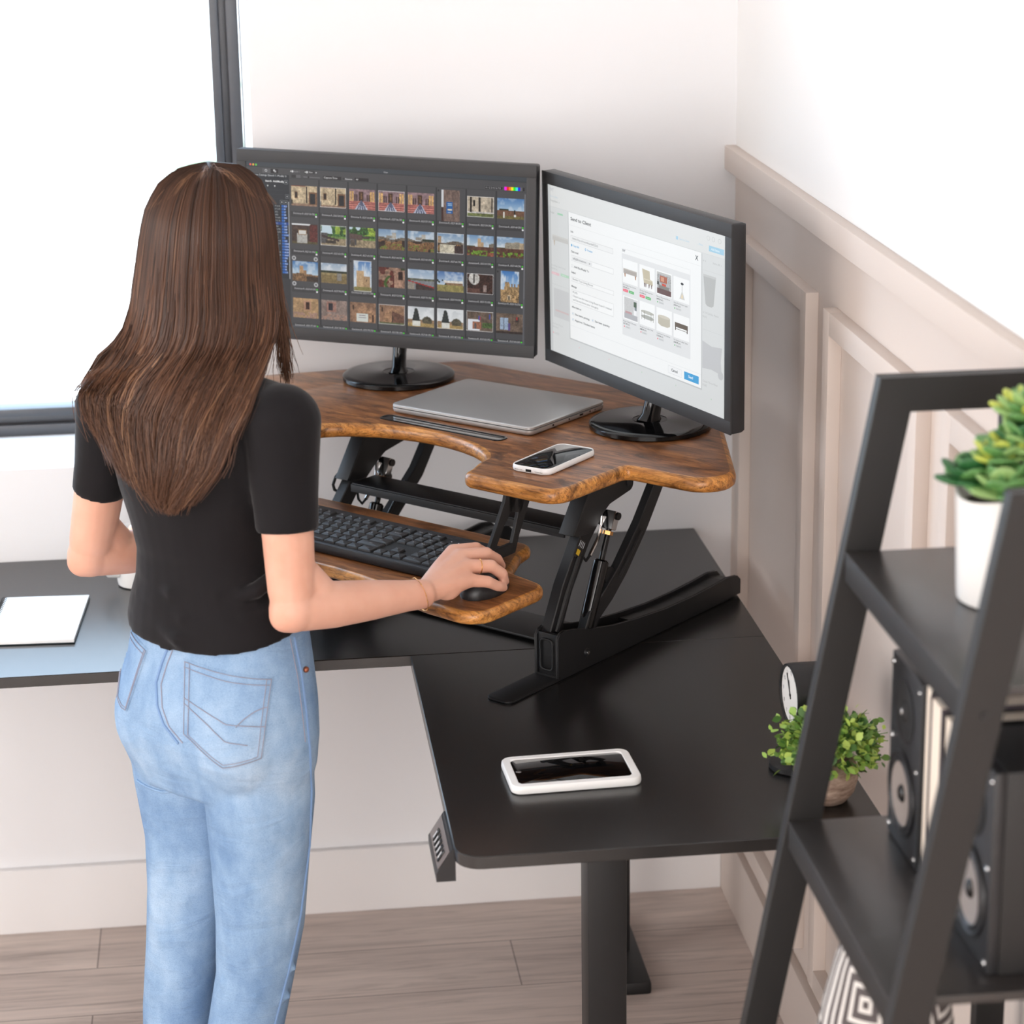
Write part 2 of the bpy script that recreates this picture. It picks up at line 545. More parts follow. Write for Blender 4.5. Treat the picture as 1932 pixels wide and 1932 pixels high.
# ------------------------------------------------------------------ sit-stand riser (local frame turned 45 degrees into the corner)
RZ = -math.pi/4
RL = Vector((-0.495, -0.4243, DZ))
RM = Matrix.Translation(RL) @ Matrix.Rotation(RZ, 4, 'Z')
riser = empty('desk_riser', RL, RZ)
tag(riser, 'sit-stand desk converter with rustic brown top and black lifting frame', 'desk riser')
ZT = 0.345   # top surface above desk
def sym(half, c=-0.02):
    """half outline given for x>=0 from front centre to rear centre"""
    return [(c+x, y, r) for x, y, r in half] + [(c-x, y, r) for x, y, r in half[::-1] if x > 1e-6]
half = [(0.0, -0.1365, 0), (0.035, -0.139, 0), (0.07, -0.1455, 0), (0.10, -0.155, 0), (0.13, -0.170, 0), (0.153, -0.186, 0), (0.170, -0.205, 0.02),
        (0.176, -0.232, 0.02), (0.188, -0.262, 0.012), (0.1955, -0.294, 0.022), (0.378, -0.296, 0.035), (0.378, -0.119, 0.008), (0.585, -0.119, 0.05),
        (0.275, 0.285, 0.05), (0.0, 0.285, 0)]
bull = lambda z0, z1, r: [(r, z0)] + [(r*(1-math.sin(a)), z0 + r - r*math.cos(a)) for a in (0.5, 1.0, 1.5)] + [(r*(1-math.sin(a)), z1 - r + r*math.cos(a)) for a in (1.5, 1.1, 0.75, 0.4)] + [(r, z1)]
b = MB(); b.slab(rp(sym(half), 8), bull(ZT-0.024, ZT, 0.0095), side=1)
b.build('desktop', [M['wood'], M['wood_edge']], riser, smooth=60)
# phone / tablet slot
so = rp([(-0.146, -0.122, 0.012), (0.111, -0.122, 0.012), (0.111, -0.092, 0.012), (-0.146, -0.092, 0.012)])
b = MB()
b.slab(so, [(0, ZT-0.002), (0, ZT+0.0012), (0.0015, ZT+0.0018), (0.004, ZT+0.0012), (0.0055, ZT+0.0003), (0.0056, ZT+0.0004)])
b.build('tablet_slot', M['gloss_black'], riser)
# keyboard tray
TZ = 0.205
th = [(0.0, -0.437, 0), (0.06, -0.437, 0), (0.12, -0.443, 0), (0.17, -0.452, 0), (0.22, -0.464, 0), (0.27, -0.476, 0), (0.375, -0.484, 0.04), (0.375, -0.312, 0.035),
      (0.285, -0.292, 0.02), (0.246, -0.215, 0.02), (0.235, -0.165, 0.035), (0.0, -0.165, 0)]
b = MB(); b.slab(rp(sym(th), 8), bull(TZ-0.020, TZ, 0.008), side=1)
b.build('keyboard_tray', [M['wood'], M['wood_edge']], riser, smooth=60)
# tray brackets: open plates in planes of constant local x
for sx in (0.232, -0.272):
    y = lambda v: v + 0.65
    b = MB()
    MX = Matrix(((0, 0, 1, sx-0.003), (1, 0, 0, 0), (0, 1, 0, 0), (0, 0, 0, 1)))
    def strip(pts, wds):
        L_, R_ = [], []
        for i, (p, wd) in enumerate(zip(pts, wds)):
            a = Vector(pts[max(0, i-1)]); c = Vector(pts[min(len(pts)-1, i+1)])
            d = (c-a).normalized(); n_ = Vector((-d.y, d.x))
            L_.append(tuple(Vector(p)+n_*wd/2)); R_.append(tuple(Vector(p)-n_*wd/2))
        b.slab(R_ + L_[::-1], [(0.0006, 0), (0, 0.0006), (0, 0.0054), (0.0006, 0.006)], M=MX)
    ys = lambda pts: [(y(a), c-0.74) for a, c in pts]
    strip(ys([(-0.955, 0.960), (-0.940, 0.985), (-0.922, 1.012), (-0.903, 1.036), (-0.893, 1.062)]), [0.016, 0.016, 0.018, 0.026, 0.03])
    strip(ys([(-0.962, 0.9630), (-0.893, 0.9640)]), [0.018, 0.018])
    strip(ys([(-0.8970, 0.9575), (-0.886, 0.985), (-0.872, 1.016), (-0.862, 1.062)]), [0.014, 0.014, 0.02, 0.05])
    strip(ys([(-0.890, 1.020), (-0.878, 1.062)]), [0.03, 0.05])
    b.build('tray_bracket', M['black_metal'], riser)
    b = MB(); b.bb(sx-0.02, sx+0.02, -0.27, -0.19, ZT-0.028, ZT-0.0235, 0.001)
    b.build('bracket_mount', M['black_metal'], riser)
# bases
def base(cx):
    hw = 0.0235
    prof = [(-0.196, 0.004), (-0.196, 0.070), (-0.190, 0.0775), (-0.180, 0.0795), (-0.150, 0.0735), (-0.11, 0.063), (-0.05, 0.051), (0.02, 0.043), (0.10, 0.037), (0.18, 0.036), (0.24, 0.038), (0.285, 0.041), (0.312, 0.037), (0.322, 0.028), (0.322, 0.004)]
    b = MB()
    MX = lambda x: Matrix(((0, 0, 1, x), (1, 0, 0, 0), (0, 1, 0, 0), (0, 0, 0, 1)))
    for x in (cx-hw, cx+hw-0.005):
        b.slab(prof, [(0.0008, 0), (0, 0.0008), (0, 0.0042), (0.0008, 0.005)], M=MX(x))
    top = [(y_, z_) for y_, z_ in prof[4:13]]
    for (a0, z0), (a1, z1) in zip(top[3:], top[4:]):           # sunk web between the side walls
        b.slab([(a0, z0-0.012), (a1, z1-0.012), (a1, z1-0.006), (a0, z0-0.006)], [(0, 0), (0, 2*hw-0.008)], M=MX(cx-hw+0.004))
    b.bb(cx-hw+0.0042, cx+hw-0.0042, -0.196, 0.32, 0.003, 0.008, 0)
    b.bb(cx-hw+0.0045, cx+hw-0.0045, -0.194, -0.186, 0.004, 0.076, 0.003)
    o = b.build('base', M['black_metal'], riser)
    b = MB(); pts = rp([(cx-0.012, 0.016, 0.006), (cx+0.012, 0.016, 0.006), (cx+0.012, 0.066, 0.008), (cx-0.012, 0.066, 0.008)], 5)
    b.tube([(x, -0.1965, z) for x, z in pts], 0.0018, 8, closed=True)
    b.build('base_ridge', M['black_metal'], o)
    b = MB(); b.slab(rp([(cx-0.028, -0.318, 0.014), (cx+0.022, -0.318, 0.014), (cx+0.022, 0.30, 0.01), (cx-0.028, 0.30, 0.01)]), [(0.001, 0), (0, 0.001), (0, 0.003), (0.002, 0.0045)])
    b.build('foot_plate', M['black_metal'], o)
    b = MB(); b.cyl((cx+hw, -0.123, 0.028), (cx+hw+0.0035, -0.123, 0.028), 0.0072, 0.006, 20); b.cyl((cx+hw+0.003, -0.123, 0.028), (cx+hw+0.0045, -0.123, 0.028), 0.003, 0.0028, 12, mi=1)
    b.build('bolt', [M['dark_plastic'], M['chrome']], o)
CXR, CXL = 0.259, -0.240
base(CXR); base(CXL)
# lift arms: swept bars in the (y, z) plane
def arm(x, wx, pts, wds, name='lift_arm'):
    b = MB(); L_, R_ = [], []
    MX = Matrix(((0, 0, 1, x-wx/2), (1, 0, 0, 0), (0, 1, 0, 0), (0, 0, 0, 1)))
    for i, (p, wd) in enumerate(zip(pts, wds)):
        a = Vector(pts[max(0, i-1)]); c = Vector(pts[min(len(pts)-1, i+1)])
        d = (c-a).normalized(); n_ = Vector((-d.y, d.x))
        L_.append(tuple(Vector(p)+n_*wd/2)); R_.append(tuple(Vector(p)-n_*wd/2))
    b.slab(R_ + L_[::-1], [(0.0015, 0), (0, 0.0015), (0, wx-0.0015), (0.0015, wx)], M=MX)
    return b.build(name, M['black_metal'], riser)
for s_, cx, yo in ((1, CXR, 0.0), (-1, CXL, 0.03)):
    xi = cx
    xa = cx-0.012; xb = cx+0.012
    a1 = arm(xa, 0.020, [(-0.176, 0.052), (-0.166, 0.075), (-0.137, 0.134), (-0.090+yo*0.5, 0.204), (-0.045+yo, 0.256), (-0.005+yo, 0.296)], [0.03, 0.030, 0.029, 0.030, 0.040, 0.034])
    b = MB(); b.tube([(xa+0.0105, -0.168, 0.07), (xa+0.0105, -0.140, 0.125), (xa+0.0105, -0.108, 0.178)], [0.004, 0.005, 0.004], 8)
    b.build('arm_rib', M['black_metal'], a1)
    a2 = arm(xb, 0.016, [(-0.112, 0.050), (-0.097, 0.079), (-0.055, 0.106), (-0.018+yo*0.5, 0.137), (0.038+yo, 0.197), (0.084+yo, 0.258), (0.112+yo, 0.320)], [0.030, 0.030, 0.029, 0.028, 0.027, 0.026, 0.028])
    b = MB(); b.tube([(xb+0.0085, -0.030, 0.128), (xb+0.0085, 0.030, 0.190)], [0.003, 0.003], 8)
    MXl = Matrix(((0, 0, 1, xb-0.003), (1, 0, 0, 0), (0, 1, 0, 0), (0, 0, 0, 1)))
    b.slab([(-0.048+0.014*math.cos(q), 0.134+0.014*math.sin(q)) for q in np.linspace(0, 2*math.pi, 20, endpoint=False)], [(0.0008, 0), (0, 0.0008), (0, 0.0052), (0.0008, 0.006)], M=MXl)
    b.build('arm_lug', M['black_metal'], a2)
    # upper channel joining arm to desktop
    b = MB()
    MX = Matrix(((0, 0, 1, xa-0.0145), (1, 0, 0, 0), (0, 1, 0, 0), (0, 0, 0, 1)))
    for dx in (0.0, 0.026):
        b.slab(rp([(-0.130+yo, 0.214, 0.006), (-0.085+yo, 0.211, 0.02), (-0.030+yo, 0.246, 0.02), (0.034+yo, 0.257, 0.012), (0.036+yo, 0.286, 0.012), (0.005+yo, 0.318, 0.003), (-0.055+yo, 0.318, 0.003)]), [(0.0008, 0), (0, 0.0008), (0, 0.0022), (0.0008, 0.003)], M=Matrix.Translation((dx, 0, 0)) @ MX)
    b.box((xa, -0.092+yo, 0.268), (0.028, 0.003, 0.125), 0.0005, Matrix.Translation((0, 0, 0)) @ Matrix.Translation((xa, -0.092+yo, 0.268)) @ Matrix.Rotation(-0.60, 4, 'X') @ Matrix.Translation((-xa, 0.092-yo, -0.268)))
    b.bb(xi-0.03, xi+0.03, -0.055+yo, 0.15, ZT-0.0275, ZT-0.0242, 0.001)
    ub = b.build('arm_bracket', M['black_metal'], riser)
    b = MB(); b.cyl((xa-0.0165, 0.020+yo, 0.272), (xa+0.017, 0.020+yo, 0.272), 0.0075, n=20)
    b.build('pivot_bolt', M['dark_plastic'], ub)
    if s_ < 0:
        b = MB(); b.cyl((xa+0.012, -0.010, 0.205), (xa+0.030, -0.010, 0.205), 0.008, n=18)
        b.build('pivot_knob', M['gloss_black'], ub)
    # gas spring
    gx_ = cx+0.010
    ga, gb, gc = Vector((gx_, -0.114+yo, 0.045)), Vector((gx_, -0.065+yo, 0.161)), Vector((gx_, -0.043+yo, 0.212))
    b = MB(); b.cyl(ga, gb, 0.0125, n=28); b.cyl(gb, gb+(gb-ga).normalized()*0.003, 0.0125, 0.009, 28)
    gs = b.build('gas_spring', M['gloss_black'], riser)
    b = MB(); b.cyl(gb, gc, 0.0048, n=18)
    b.build('rod', M['gloss_black'], gs)
    dg_ = (gc-ga).normalized()
    b = MB(); b.cyl(gc-dg_*0.012, gc-dg_*0.006, 0.0085, n=6, mi=1)
    b.box((0, 0, 0), (0.021, 0.014, 0.030), 0.002, Matrix.Translation(gc+dg_*0.012) @ Matrix.Rotation(-0.45, 4, 'X'))
    b.cyl(gc+dg_*0.020+Vector((-0.014, 0, 0)), gc+dg_*0.020+Vector((0.014, 0, 0)), 0.0062, n=16, mi=2)
    b.tube([gc+Vector((-0.013, -0.004, 0.012)), gc+Vector((-0.013, -0.006, -0.004)), gc+Vector((-0.013, -0.012, -0.018)), gc+Vector((-0.013, -0.028, -0.034)), gc+Vector((-0.012, -0.036, -0.040))], 0.0032, 8)
    b.cyl(gc+Vector((-0.013, -0.004, 0.004)), gc+Vector((-0.013, -0.002, 0.018)), 0.005, n=12)
    b.build('valve_head', [M['chrome'], M['gold'], M['gloss_black']], gs)
    b = MB(); p = gc+Vector((-0.012, -0.036, -0.040))
    b.tube([p, p+Vector((0, -0.010, -0.006)), p+Vector((0, -0.019, 0.004)), p+Vector((-0.002, -0.020, 0.024)), p+Vector((-0.004, -0.010, 0.045)), p+Vector((-0.006, 0.01, 0.075))], 0.0022, 8)
    b.build('release_cable', M['rubber'], gs)
# long looping cable on the left
b = MB(); b.tube([(-0.27, 0.045, 0.322), (-0.27, 0.003, 0.266), (-0.27, -0.030, 0.249), (-0.27, -0.056, 0.236), (-0.27, -0.078, 0.226), (-0.27, -0.093, 0.217), (-0.27, -0.100, 0.205), (-0.27, -0.097, 0.195), (-0.27, -0.086, 0.189), (-0.27, -0.075, 0.187), (-0.268, -0.064, 0.189)], 0.0026, 8)
b.build('release_cable', M['rubber'], riser)
# crossbar between the front arms
b = MB(); b.box((-0.003, -0.068, 0.213), (0.452, 0.060, 0.004), 0.001); b.box((-0.003, -0.099, 0.2065), (0.452, 0.004, 0.013), 0.001)
b.build('crossbar', M['black_metal'], riser)
# rear floor bar joining the bases
b = MB(); b.bb(-0.23, 0.23, -0.075, 0.02, 0.0035, 0.008, 0.001)
b.build('base_crossbar', M['black_metal'], riser)
# warning sticker on the right front arm
b = MB(); q = Matrix.Translation((CXR-0.0016, -0.106, 0.190)) @ Matrix.Rotation(0.95, 4, 'X')
b.box((0, 0, 0), (0.0006, 0.030, 0.020), 0, q)
b.box((0.0006, -0.006, 0.0015), (0.0004, 0.009, 0.009), 0, q, mi=1)
for i in range(4): b.box((0.0006, 0.008, -0.007+i*0.0042), (0.0004, 0.010, 0.0008), 0, q, mi=2)
b.build('warning_label', [M['gloss_black'], M['yellow_ink'], M['white_ink']], riser)

# ------------------------------------------------------------------ screen pictures
def vnoise(nx, ny, cx, cy, r):
    g = r.random((cy+2, cx+2))
    xs = np.linspace(0, cx, nx); ys = np.linspace(0, cy, ny)
    x0 = np.floor(xs).astype(int); y0 = np.floor(ys).astype(int)
    fx = (xs-x0)[None, :]; fy = (ys-y0)[:, None]
    fx = fx*fx*(3-2*fx); fy = fy*fy*(3-2*fy)
    a = g[np.ix_(y0, x0)]; b_ = g[np.ix_(y0, x0+1)]; c = g[np.ix_(y0+1, x0)]; d = g[np.ix_(y0+1, x0+1)]
    return (a*(1-fx)+b_*fx)*(1-fy) + (c*(1-fx)+d*fx)*fy

def picture(kind, seed, nx=40, ny=27):
    r = np.random.default_rng(seed)
    if kind in ('sign', 'tower_tall', 'castle_tall'): nx, ny = 26, 40
    Y, X = np.mgrid[0:ny, 0:nx]; u = (X+0.5)/nx; v = (Y+0.5)/ny
    n1 = vnoise(nx, ny, 6, 4, r)[..., None]; n2 = vnoise(nx, ny, 16, 11, r)[..., None]; n3 = r.random((ny, nx, 1))
    C = lambda *c: np.array(c, float)[None, None, :]
    im = np.zeros((ny, nx, 3))
    def put(mask, col, var=0.0):
        m_ = np.broadcast_to(mask, (ny, nx))
        c = np.broadcast_to(col * (1 + var*(0.5*n2+0.5*n3-0.5)*2), (ny, nx, 3))
        im[m_] = c[m_]
    def rect(x0, y0, x1, y1, col, var=0.0):
        put((u >= x0) & (u < x1) & (v >= y0) & (v < y1), C(*col), var)
    def sky(top=(95, 130, 175), bot=(190, 205, 218), cl=0.5):
        base_ = C(*top)*(1-v[..., None]*1.6).clip(0, 1) + C(*bot)*(v[..., None]*1.6).clip(0, 1)
        k = ((n1+0.5*n2-0.65)*2.2).clip(0, 1)*cl
        im[:] = base_*(1-k)+C(228, 230, 232)*k
    def stone(col=(150, 128, 102), var=0.45):
        im[:] = C(*col)*(1+var*(0.6*n1+0.7*n2+0.5*n3-0.9))
    if kind == 'door':
        stone((186, 166, 136), 0.5); put(v > 0.9, C(150, 120, 100), 0.2); rect(0, 0.7, 0.06, 0.92, (60, 52, 42), 0.3)
        rect(0.12, 0.3, 0.24, 0.62, (110, 78, 58)); rect(0.14, 0.34, 0.22, 0.6, (38, 34, 32))
        rect(0.57, 0.04, 0.63, 0.86, (38, 32, 28), 0.3); rect(0.67, 0.28, 1, 0.92, (122, 88, 64), 0.2); rect(0.73, 0.36, 0.92, 0.9, (34, 36, 40), 0.2); rect(0.0, 0.0, 0.56, 0.04, (126, 66, 50))
    elif kind == 'church':
        im[:] = C(128, 104, 108)*(0.9+0.4*n2)
        for a in (0.05, 0.13, 0.84, 0.93): put((np.abs(u-a) < 0.035) & (v > 0.1) & (v < 0.62), C(206, 164, 104), 0.3)
        for a in (0.22, 0.30, 0.70, 0.78): put((np.abs(u-a) < 0.025) & (v > 0.25) & (v < 0.6), C(70, 48, 46), 0.3)
        put((np.abs(u-0.47) < 0.09) & (v > 0.12) & (v < 0.62), C(74, 50, 38), 0.4); put((np.abs(u-0.47) < 0.03) & (v > 0.2) & (v < 0.5), C(120, 88, 56), 0.3)
        put(v > 0.58, C(196, 122, 112), 0.2)
        for k_ in range(4): put((v > 0.62+k_*0.1) & (v < 0.65+k_*0.1), C(122, 66, 62), 0.2)
        hw_ = (v-0.5)*0.5
        put((v > 0.56) & (np.abs(u-0.47) < hw_), C(186, 190, 206), 0.15)
        for k_ in (-0.6, -0.2, 0.2, 0.6): put((v > 0.56) & (np.abs(u-0.47-k_*hw_) < 0.03*v), C(86, 92, 116), 0.2)
    elif kind == 'sign':
        stone((116, 96, 88), 0.45); rect(0, 0, 0.13, 0.56, (214, 216, 220)); rect(0, 0.56, 0.12, 1, (60, 36, 32), 0.3)
        rect(0.28, 0.38, 0.63, 0.76, (28, 92, 158)); rect(0.33, 0.42, 0.58, 0.44, (180, 205, 228)); rect(0.33, 0.48, 0.58, 0.5, (150, 190, 220)); rect(0.34, 0.61, 0.56, 0.64, (225, 215, 190)); rect(0.36, 0.7, 0.55, 0.72, (160, 180, 205))
    elif kind == 'tower_wall':
        stone((186, 172, 152), 0.4); put(v > 0.8, C(104, 112, 66), 0.4); put((v > 0.74) & (v <= 0.8), C(196, 190, 186), 0.2)
        rect(0.1, 0.05, 0.18, 0.76, (46, 40, 36), 0.3); rect(0.22, 0.2, 0.3, 0.48, (26, 24, 24)); rect(0.42, 0.02, 0.49, 0.74, (40, 36, 34), 0.4); rect(0.9, 0.05, 0.95, 0.75, (52, 46, 42), 0.4)
    elif kind == 'lawn':
        sky((76, 122, 176), (170, 196, 218), 0.45); put(v > 0.58, C(112, 80, 62), 0.25); put((v > 0.52) & (v < 0.6) & (np.abs(u-0.25) < 0.17), C(34, 44, 30), 0.3); put(v > 0.85, C(108, 98, 58), 0.3)
        rect(0.23, 0.66, 0.27, 0.95, (226, 224, 216)); rect(0.62, 0.55, 0.67, 0.76, (28, 34, 30)); rect(0.63, 0.76, 0.69, 0.88, (226, 226, 222))
    elif kind == 'plaque':
        stone((72, 56, 50), 0.5); put((v < 0.09) & (u < 0.72), C(226, 228, 230)); rect(0.7, 0.05, 1, 0.95, (92, 46, 42), 0.4); put(v > 0.88, C(86, 78, 52), 0.3)
        rect(0.2, 0.5, 0.6, 0.97, (176, 174, 168), 0.15); rect(0.25, 0.3, 0.57, 0.54, (146, 116, 80)); rect(0.27, 0.32, 0.55, 0.52, (214, 212, 206)); rect(0.32, 0.36, 0.5, 0.38, (150, 150, 150)); rect(0.32, 0.43, 0.5, 0.45, (150, 150, 150))
    elif kind in ('cannon', 'cannon2'):
        put(v >= 0, C(58, 92, 48), 0.7); put((v < 0.4) & (n1[..., 0] > 0.6), C(196, 214, 224)); put((u > 0.58) & (v < 0.42) & (n1[..., 0] > 0.35), C(134, 158, 62), 0.4)
        put(v > 0.6, C(150, 134, 108), 0.35); put((v > 0.52) & (v < 0.62), C(106, 138, 72), 0.3); rect(0, 0.36, 0.28, 0.9, (84, 82, 82), 0.4)
        if kind == 'cannon': put(np.abs(v-(0.52+0.28*u)) < 0.06*(u < 0.72), C(64, 52, 50), 0.2); put((v > 0.75) & (np.abs(u-0.4) < 0.2) & (v < 0.9), C(60, 52, 46), 0.3)
        else:
            put((np.abs(v-(0.44+0.14*u)) < 0.13) & (u < 0.5), C(92, 74, 70), 0.15); put((np.abs(v-(0.48+0.02*u)) < 0.05) & (u > 0.48) & (u < 0.78), C(78, 66, 64), 0.15); rect(0.05, 0.62, 0.2, 0.95, (86, 76, 66), 0.3)
    elif kind in ('ruin', 'ruin2', 'ruin3'):
        sky((116, 146, 178), (196, 206, 212), 0.6); h = 0.42+0.06*np.sin(7*u+seed)
        if kind != 'ruin3': rect(0.52, 0.14, 0.68, 0.46, (176, 170, 160), 0.12); rect(0.3, 0.3, 0.52, 0.46, (146, 140, 130), 0.15)
        put(v > h, C(104, 94, 82), 0.4); put(v > h+0.14, C(130, 96, 66), 0.5); put((v > 0.72) & (n2[..., 0] > 0.6), C(98, 104, 48), 0.4); put((v > 0.5) & (n1[..., 0] > 0.66), C(56, 42, 36), 0.4)
        if kind == 'ruin2': put((v > 0.36) & (v < 0.5) & (u > 0.55), C(42, 50, 40), 0.4)
        if kind == 'ruin3': rect(0.02, 0.14, 0.14, 0.5, (166, 140, 112), 0.2); put((v > 0.55) & (u > 0.1) & (u < 0.7), C(196, 188, 168), 0.25); put((v > 0.6) & (u > 0.66), C(62, 48, 46), 0.4)
    elif kind in ('cannon_tower', 'cannon_hall'):
        sky((112, 148, 186), (200, 210, 216), 0.6)
        if kind == 'cannon_tower': rect(0.39, 0.16, 0.53, 0.55, (190, 160, 124), 0.15); rect(0.53, 0.34, 0.63, 0.55, (176, 150, 118), 0.15); put((u > 0.82) & (v > 0.36+0.3*(1-u)), C(120, 112, 98), 0.2)
        else: put((u > 0.3) & (u < 0.84) & (v > 0.26-0.12*u+0.06), C(146, 138, 122), 0.25); rect(0.84, 0.26, 1, 0.6, (180, 160, 130), 0.2)
        put(v > 0.54, C(92, 62, 50), 0.35); put((v > 0.5) & (v < 0.56) & (u < 0.3), C(74, 80, 52), 0.3); put((v > 0.74) & (n2[..., 0] > 0.5), C(96, 128, 46), 0.5); put((v > 0.8) & (n1[..., 0] > 0.55), C(134, 78, 60), 0.4)
    elif kind == 'tower_hill':
        sky((70, 116, 170), (176, 198, 214), 0.55); rect(0.27, 0.22, 0.42, 0.66, (176, 140, 102), 0.2); rect(0.42, 0.44, 0.56, 0.66, (150, 118, 88), 0.2); put(v > 0.58+0.16*np.abs(u-0.35), C(126, 96, 68), 0.45); put((v > 0.75) & (u > 0.55), C(62, 50, 42), 0.4)
    elif kind == 'field':
        sky((150, 168, 188), (214, 218, 220), 0.7); put((v > 0.38) & (v < 0.5), C(46, 54, 40), 0.4); put(v > 0.48, C(146, 130, 92), 0.25); put(v > 0.6, C(128, 110, 74), 0.25); rect(0.62, 0.5, 0.8, 0.86, (134, 130, 124), 0.12)
    elif kind == 'tower_tall':
        sky((82, 124, 178), (196, 210, 222), 0.8); rect(0.16, 0.32, 0.58, 0.86, (186, 156, 120), 0.18); rect(0.5, 0.5, 0.94, 0.86, (170, 140, 106), 0.2); rect(0.68, 0.6, 0.74, 0.68, (40, 32, 28)); put(v > 0.85, C(132, 124, 76), 0.25)
    elif kind == 'moss':
        stone((150, 118, 100), 0.6); rect(0.74, 0.18, 0.92, 0.6, (46, 26, 22), 0.3); put((n1[..., 0] > 0.6) & (u < 0.6), C(92, 44, 36), 0.4); put((np.abs(u-0.35-0.1*np.sin(6*v)) < 0.06) & (v > 0.4), C(64, 92, 38), 0.4); put((v < 0.12) & (u > 0.85), C(52, 62, 40), 0.3)
    elif kind == 'harbor':
        sky((138, 162, 190), (206, 214, 220), 0.65); put((v > 0.46) & (v < 0.58), C(96, 98, 84), 0.4); put(v > 0.56, C(128, 132, 136), 0.15); put((v > 0.62+0.3*(u-0.2)) & (u > 0.3), C(62, 52, 50), 0.4); put(np.abs(v-0.66-0.28*(u-0.3)) < 0.03, C(156, 50, 48)); put((v > 0.66) & (u < 0.25), C(150, 140, 128), 0.2)
    elif kind == 'villa':
        sky((76, 112, 164), (184, 200, 216), 0.5); rect(0.24, 0.46, 0.98, 0.56, (220, 216, 208), 0.15); rect(0.3, 0.56, 0.98, 0.68, (136, 108, 84), 0.25); put((n2[..., 0] > 0.55) & (v > 0.42) & (v < 0.7) & (u < 0.35), C(40, 50, 36), 0.4); put(v > 0.66, C(142, 132, 82), 0.25)
    elif kind == 'arch':
        put(v >= 0, C(58, 38, 32), 0.7); put((u-0.28)**2/0.04+(v-0.25)**2/0.09 < 1, C(196, 192, 186), 0.3); rect(0.26, 0, 0.3, 0.5, (34, 26, 24)); rect(0.62, 0.56, 0.76, 0.9, (146, 128, 122), 0.25); put((v > 0.75) & (u < 0.5), C(92, 64, 56), 0.4)
    elif kind == 'castle_tall':
        sky((62, 116, 180), (186, 206, 226), 0.8); put((v > 0.46+0.05*np.sign(np.sin(u*38))) & (u > 0.18), C(160, 132, 94), 0.5); put((v > 0.34) & (u > 0.24) & (u < 0.46), C(170, 140, 100), 0.4); put(v > 0.6, C(152, 124, 88), 0.6); rect(0.38, 0.78, 0.54, 0.93, (210, 190, 160)); rect(0.42, 0.81, 0.5, 0.93, (34, 30, 28))
    elif kind in ('win', 'win2'):
        stone((168, 136, 100) if kind == 'win' else (140, 122, 114), 0.4); put((v > 0.7) & (n2[..., 0] > 0.5), C(150, 120, 106), 0.3)
        if kind == 'win': rect(0.42, 0.1, 0.7, 0.58, (176, 134, 110), 0.15); rect(0.5, 0.2, 0.64, 0.54, (52, 30, 24), 0.5)
        else: rect(0.2, 0.06, 0.58, 0.6, (156, 116, 104), 0.2); rect(0.27, 0.16, 0.46, 0.52, (40, 40, 48), 0.3)
    elif kind in ('gable', 'gable2'):
        stone((140, 108, 86), 0.4); put((v > 0.1+1.1*np.abs(u-0.55)) & (u > 0.2), C(158, 122, 94), 0.35); rect(0.1, 0.16, 0.16, 0.36, (44, 34, 30))
        if kind == 'gable': rect(0.24, 0.56, 0.7, 0.95, (208, 212, 206)); rect(0.34, 0.64, 0.6, 0.67, (120, 96, 110)); rect(0.32, 0.75, 0.62, 0.77, (140, 130, 140)); rect(0.36, 0.84, 0.58, 0.86, (150, 140, 140)); rect(0.84, 0.6, 0.93, 0.98, (70, 50, 44))
        else: put((v > 0.3+0.5*(u-0.5)) & (u > 0.5), C(104, 74, 62), 0.3); rect(0.49, 0.55, 0.54, 0.86, (50, 40, 36)); put(v > 0.9, C(92, 96, 66), 0.3)
    elif kind == 'statue':
        sky((196, 200, 204), (224, 226, 226), 0.8); put((v > 0.62) & (v < 0.8), C(150, 122, 96), 0.25); put(((u-0.74)**2/0.035+(v-0.68)**2/0.05 < 1), C(84, 80, 66), 0.5); put(v > 0.8, C(164, 140, 92), 0.25)
        put((np.abs(u-0.32) < 0.06+0.16*(v-0.12)) & (v > 0.14) & (v < 0.72), C(46, 52, 50), 0.3); put((u-0.32)**2+(v-0.14)**2 < 0.004, C(46, 52, 50)); rect(0.18, 0.72, 0.48, 0.96, (216, 216, 208), 0.1)
    else:
        stone((104, 88, 76), 0.5)
        if kind == 'flags': rect(0.06, 0.4, 0.5, 0.95, (222, 224, 230)); rect(0.22, 0.52, 0.56, 0.9, (156, 104, 82), 0.3); rect(0.3, 0.58, 0.38, 0.88, (90, 84, 84)); put((v > 0.55) & (v < 0.8) & (u > 0.6), C(74, 94, 54), 0.5); rect(0.46, 0.22, 0.5, 0.44, (60, 80, 160)); rect(0.5, 0.26, 0.53, 0.46, (190, 50, 56)); rect(0.84, 0.1, 0.9, 0.36, (70, 80, 150))
        else: rect(0.16, 0.24, 0.44, 0.8, (150, 168, 190), 0.25); rect(0.28, 0.24, 0.3, 0.8, (90, 90, 96)); rect(0.46, 0.5, 0.52, 0.84, (90, 72, 130)); rect(0.72, 0.14, 0.84, 0.4, (62, 50, 48)); rect(0.76, 0.16, 0.8, 0.3, (170, 60, 56)); put(v > 0.9, C(56, 46, 42), 0.3)
    return im.clip(4, 250)

